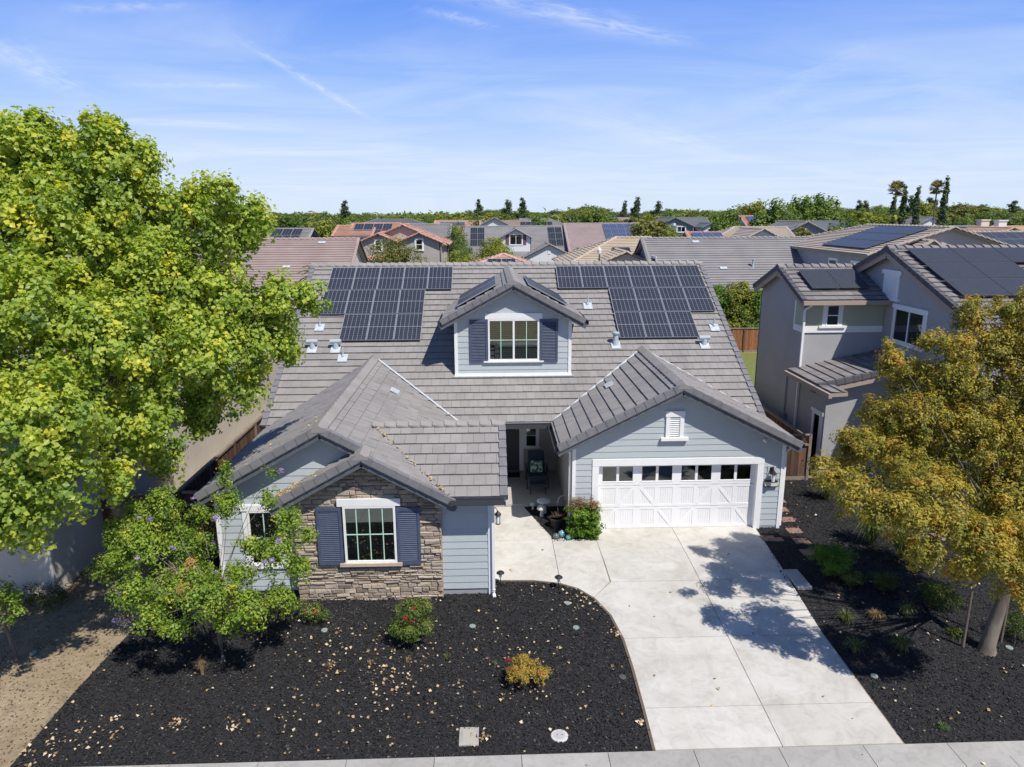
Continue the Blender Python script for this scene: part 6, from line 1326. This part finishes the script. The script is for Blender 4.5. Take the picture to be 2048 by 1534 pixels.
def palm(label, px, pyt, pyb, y, r, kind='fan', fr=None, n=34, trunk=.16, h=None, m=None, group=None):
    t = P(px, pyt, y=y); zb = 0; e = thing('palm_tree', label, 'tree', (t.x, y, 0), group); cz_ = t.z-r*.75; b = MB()
    b.tube([(t.x, y, -.2), (t.x+.1, y, cz_*.5), (t.x, y, cz_)], [trunk*1.2, trunk, trunk*.9], 8); b.build('trunk', barkd, e); b = MB(); m = m or LG['olive']
    for i in range(n):
        a = random.uniform(0, 6.28); el = random.uniform(-.7, 1.35); o = Vector((math.cos(a)*math.cos(el), math.sin(a)*math.cos(el), math.sin(el))); c0 = Vector((t.x, y, cz_)); rr = r*random.uniform(.8, 1.05); sd_ = Vector((-math.sin(a), math.cos(a), 0)); rn_ = random.random()
        if kind == 'fan':
            st = c0+o*rr*.45; b.bar(c0, st, .05, .03, 0, rn_)
            for k in range(9):
                g = (k-4)/4*1.1; d = (o*math.cos(g)+sd_*math.sin(g)); q = st+d*rr*.55-Vector((0, 0, .14*rr*abs(g))); w = sd_*.13+o*.03
                b.face([st, st+(q-st)*.6+w, q, st+(q-st)*.6-w], 0, rn_)
        else:
            pts = [c0+o*rr*s+Vector((0, 0, -.55*rr*s*s)) for s in (0, .25, .5, .75, 1.0)]
            for k in range(4):
                b.bar(pts[k], pts[k+1], .03, .03, 0, rn_)
                for f in (0, .33, .66):
                    q = pts[k].lerp(pts[k+1], f); dd = (pts[k+1]-pts[k]).normalized(); ln = rr*.26*(1-.55*(k+f)/4)
                    for s in (-1, 1): tip = q+sd_*s*ln+dd*ln*.6-Vector((0, 0, ln*.25)); b.face([q, q+dd*.05, tip, q-dd*.04], 0, min(1, max(0, rn_+random.uniform(-.2, .2))))
    b.build('fronds', m, e); return e
pool = {}
for k_, c_, nn in (('broadleaf_tree', 'green', 3), ('broadleaf_tree', 'yellow', 2), ('broadleaf_tree', 'olive', 2), ('broadleaf_tree', 'dark', 1), ('pine_tree', 'dark', 2), ('pine_tree', 'blue', 1), ('cypress_tree', 'dark', 1)):
    pool[(k_, c_)] = [proto(k_, c_) for _ in range(nn)]
fine = {c_: proto('broadleaf_tree', c_, .17, 420, 30) for c_ in ('green', 'olive', 'yellow')}
used = set()
def put(kind, col, px, pyt, y, label, group=None, wid=None, src=None):
    """a tree whose top shows at a photo pixel, standing at distance y"""
    t = P(px, pyt, y=y); h = max(t.z, 2.5); sc = h/7.9; c = src or random.choice(pool[(kind, col)])
    sw_ = sc if wid is None else wid/4.6
    if c.name not in used:
        used.add(c.name); r = c; r.location = (t.x, y, 0); r.rotation_euler = (0, 0, random.uniform(0, 6.28)); r.scale = (sw_, sw_, sc); r['label'] = label
    else: r = copy_thing(c, (t.x, y, 0), random.uniform(0, 6.28), sw_, label, None, sc)
    if group: r['group'] = group
    elif 'group' in r: del r['group']
    return r
# trees one can tell apart
put('broadleaf_tree', 'olive', 797, 476, 68, 'olive round tree in front of the red tiled house windows', wid=4.2, src=fine['olive'])
put('broadleaf_tree', 'olive', 984, 474, 84, 'yellow-olive bushy tree left of the white dormer', wid=4.6, src=fine['yellow'])
put('broadleaf_tree', 'green', 917, 444, 88, 'narrow green tree between red tiled house and grey roof', wid=3.0, src=fine['green'])
put('broadleaf_tree', 'olive', 910, 500, 70, 'low yellow-green shrub tree above the pink roof, left', wid=3.0, src=fine['yellow'])
put('broadleaf_tree', 'green', 660, 440, 100, 'rounded dark green tree behind the brown roof', wid=5.5); put('broadleaf_tree', 'yellow', 655, 438, 92, 'bright green tree left of the red tiled house', wid=4.0); put('broadleaf_tree', 'dark', 630, 436, 112, 'dark feathery tree left of the bright green tree', wid=5)
for q in [((1306, 438), 96, 'olive', 5, 'olive leafy tree left of the blue-grey house'), ((1340, 462), 84, 'yellow', 4, 'low yellow-olive tree in front of the blue-grey house'), ((1462, 417), 112, 'green', 4.5, 'tall green tree right of the blue-grey house'), ((1445, 443), 104, 'green', 3.2, 'smaller green tree beside the white house wall'),
          ((1543, 398), 125, 'green', 6.6, 'tall conical green tree in the middle right'), ((1602, 391), 130, 'green', 6.5, 'tallest round green tree, left one of a close pair'), ((1634, 390), 134, 'green', 6.5, 'tallest round green tree, right one of a close pair'), ((1664, 405), 138, 'green', 4.4, 'slim green tree right of the close pair'), ((1575, 425), 118, 'green', 4.6, 'lower green tree in front of the close pair'),
          ((1515, 404), 160, 'yellow', 7, 'yellow-green round tree left of the conical tree'), ((1605, 452), 86, 'olive', 3.6, 'olive bush tree before the grey gabled house'), ((1733, 425), 96, 'yellow', 6.5, 'light green spreading tree left of the fan palm'), ((1700, 440), 92, 'green', 4.6, 'green tree at the left of the tan roof'),
          ((1894, 424), 120, 'green', 3.6, 'light green bushy tree at the foot of the tallest cypress'), ((1915, 435), 118, 'green', 3.0, 'small green tree right of the tallest cypress foot'), ((1846, 405), 190, 'yellow', 6.5, 'olive tree behind the thin palm'), ((1925, 406), 180, 'olive', 9, 'wide olive tree right of the tallest cypress'), ((1960, 410), 190, 'olive', 8, 'second wide olive tree towards the right edge'),
          ((2035, 465), 70, 'yellow', 3.0, 'small yellow-green tree at the right edge below the orange house')]:
    put('broadleaf_tree', q[2], q[0][0], q[0][1], q[1], q[4], wid=q[3])
for (x, y_, d, w, l) in ((689, 404, 230, 7, 'tall dark pine on the left skyline'), (957, 401, 260, 6, 'single pine on the skyline left of centre'), (1014, 400, 260, 7, 'left pine of the skyline pair'), (1045, 398, 260, 7, 'right pine of the skyline pair'), (1275, 395, 200, 5.5, 'tall layered pine right of centre skyline'), (1251, 402, 260, 5, 'slim pine by the distant pale houses'),
                         (1316, 403, 220, 6, 'pine rising over green trees right of centre'), (1720, 403, 240, 6, 'left pine of two behind the green trees at right'), (1732, 402, 240, 6, 'right pine of two behind the green trees at right'), (1823, 392, 190, 7, 'dark pine between the first two cypresses'), (1835, 396, 195, 6, 'dark pine behind the middle cypress'), (1860, 398, 200, 8, 'blue-green pine left of the thin palm'), (1872, 402, 210, 6, 'blue-green pine behind the thin palm'), (1967, 410, 230, 8, 'dark pine at the right skyline'), (2028, 404, 230, 8, 'dark pine close to the right edge of the skyline')):
    put('pine_tree', 'blue' if 'blue' in l else 'dark', x, y_, d, l, wid=w*1.4)
for (x, y_, d, l) in ((1789, 398, 118, 'dark cypress beside the fan palm'), (1811, 377, 120, 'tall dark cypress second from the left'), (1837, 380, 112, 'tall dark cypress standing alone in the middle'), (1895, 361, 118, 'tallest cypress, right of the thin palm')):
    put('cypress_tree', 'dark', x, y_, d, l, wid=4.6*d/118*1.45)
palm('bushy fan palm on the right skyline', 1795, 363, 440, 120, 1.75, 'fan', n=60, m=leafset('palm_leaf', (.09, .11, .045), (.20, .20, .09), (.42, .34, .19)))
palm('tall thin fan palm left of the tallest cypress', 1876, 362, 445, 120, 1.55, 'fan', n=54, trunk=.12, m=MATS['palm_leaf'])
palm('feathery palm below the mauve tile roof', 1165, 478, 525, 74, 2.3, 'feather', n=60, m=LG['yellow'])
palm('yellowing feathery palm in front of the green one', 1163, 496, 525, 66, 1.6, 'feather', n=44, m=LG['yellow'])
palm('feathery palm with grey-green fronds behind the left end of the main roof', 640, 505, 590, 43, 1.7, 'feather', n=60, m=LG['blue'])
palm('feathery palm right of the red tiled house', 905, 478, 525, 78, 1.9, 'feather', n=46, m=LG['blue'])
# leafy hedge trees above the orange-brown fence
for i, (x, t, l) in enumerate(((1440, 572, 'left bright green hedge tree behind the sunlit fence'), (1478, 563, 'middle bright green hedge tree behind the sunlit fence'), (1512, 580, 'right bright green hedge tree behind the sunlit fence'))):
    p = P(x, t, y=49.5); e = thing('hedge_tree', l, 'tree', (p.x, 49.6, 0)); bl_ = [(p.x+random.uniform(-.5, .5), 49.6+random.uniform(-.3, .3), z, random.uniform(.5, .75)) for z in (1.3, 2.0, 2.8, 3.5, p.z-.7)]+[(p.x+random.uniform(-.6, .6), 49.5, p.z-.35, .22) for _ in range(4)]
    bl_ += [(p.x+random.uniform(-.9, .9), 49.4, z, .6) for z in (1.6, 2.6, 3.6, p.z-1.0)]; crown('crown', e, bl_, 360, 32, .28, .12, .6, leafV if i != 1 else LG['yellow'], shell=.5, up=.6); b = MB(); b.tube([(p.x, 49.6, -.1), (p.x, 49.6, 3)], [.07, .03], 6); b.build('trunk', barkd, e)
# rows of neighbourhood trees whose tops make the skyline
SKY = [(0, 424), (540, 424), (600, 425), (640, 424), (680, 427), (760, 431), (840, 429), (900, 426), (950, 421), (1000, 422), (1060, 421), (1120, 423), (1165, 412), (1200, 410), (1240, 430), (1290, 423), (1350, 416), (1400, 421), (1450, 419), (1500, 413), (1560, 418), (1640, 412), (1700, 414), (1760, 414), (1800, 413), (1860, 414), (1900, 412), (1950, 413), (2000, 416), (2048, 412), (2300, 412)]
def skyl(x):
    for (a, u), (c, v) in zip(SKY[:-1], SKY[1:]):
        if a <= x <= c: return u+(v-u)*(x-a)/(c-a)
    return 415
cnt = 0
for (d, step, lo, hi, w) in ((150, 34, 13, 22, 6.0), (205, 26, 7, 13, 6.5), (290, 20, 3, 8, 8), (400, 17, 0, 4, 9.5)):
    x = -60 if d > 200 else 420
    while x < 2110:
        py = skyl(x)+random.uniform(lo, hi)*random.choice([.5, 1, 1.2])-random.choice([0, 0, 0, 3]); r_ = random.random(); col = 'green' if r_ < .5 else ('yellow' if r_ < .68 else ('olive' if r_ < .88 else 'dark'))
        row = {150: 'near row', 205: 'second row', 290: 'third row', 400: 'last row'}[d]
        place = next(l for m_, l in ((560, 'beside the cottonwood'), (640, 'over the small black-panelled house'), (700, 'left of the red tiled house'), (760, 'over the left half of the red tiled house'), (830, 'over the right half of the red tiled house'), (900, 'over the grey roof beside the red one'), (950, 'over the far pink roof'), (1010, 'over the far white gable'), (1070, 'right of the skyline pines'), (1130, 'over the far cream gable'), (1180, 'above the mauve roof'), (1240, 'above the blue array'), (1310, 'right of the layered pine'), (1370, 'over the blue-grey house'), (1430, 'right of the blue-grey house'), (1500, 'over the tan roof with small gable'), (1570, 'behind the conical tree'), (1650, 'behind the close green pair'), (1720, 'left of the fan palm'), (1790, 'at the fan palm'), (1850, 'between the cypresses'), (1910, 'at the tallest cypress'), (1980, 'over the low dark roof'), (9999, 'at the right edge')) if x < m_)
        if cnt < 270 and (py < 441) and x > 500: put('broadleaf_tree', col, x+random.uniform(-6, 6), py, d*random.uniform(.93, 1.07), {'green': 'green', 'yellow': 'yellow-green', 'olive': 'olive', 'dark': 'dark green'}[col]+' tree, '+row+' of woods, '+place, 'trees of the distant woods', wid=w*random.uniform(.8, 1.25)); cnt += 1
        x += step*random.uniform(.7, 1.3)
# woods that close the plain: too many crowns to count
n = 2600; d_ = 480+RNG.random(n)**1.5*900; az_ = RNG.uniform(-.78, .82, n); wx_ = np.tan(az_)*d_; base_ = np.stack([wx_, d_, 3.0+RNG.random(n)*4.5], 1)
per = 9; C = np.repeat(base_, per, 0)+RNG.normal(size=(n*per, 3))*np.array([3.6, 2.5, 1.7]); Nn = unit(RNG.normal(size=C.shape)+np.array([0, -.5, .8])); D = unit(np.cross(Nn, RNG.normal(size=C.shape)))
o = leafmesh('far_woods', C, D, Nn, np.full(len(C), 3.6)*(.6+RNG.random(len(C))), np.full(len(C), 2.6), .5+RNG.normal(size=len(C))*.2, LG['green'], None); tag(o, 'belt of far green woods along the horizon', 'woods', kind='stuff')
# an unused prototype stays out of the scene
for e in list(fine.values())+[q for l in pool.values() for q in l]:
    if e.name not in used:
        for ch_ in list(e.children): bpy.data.objects.remove(ch_)
        bpy.data.objects.remove(e)
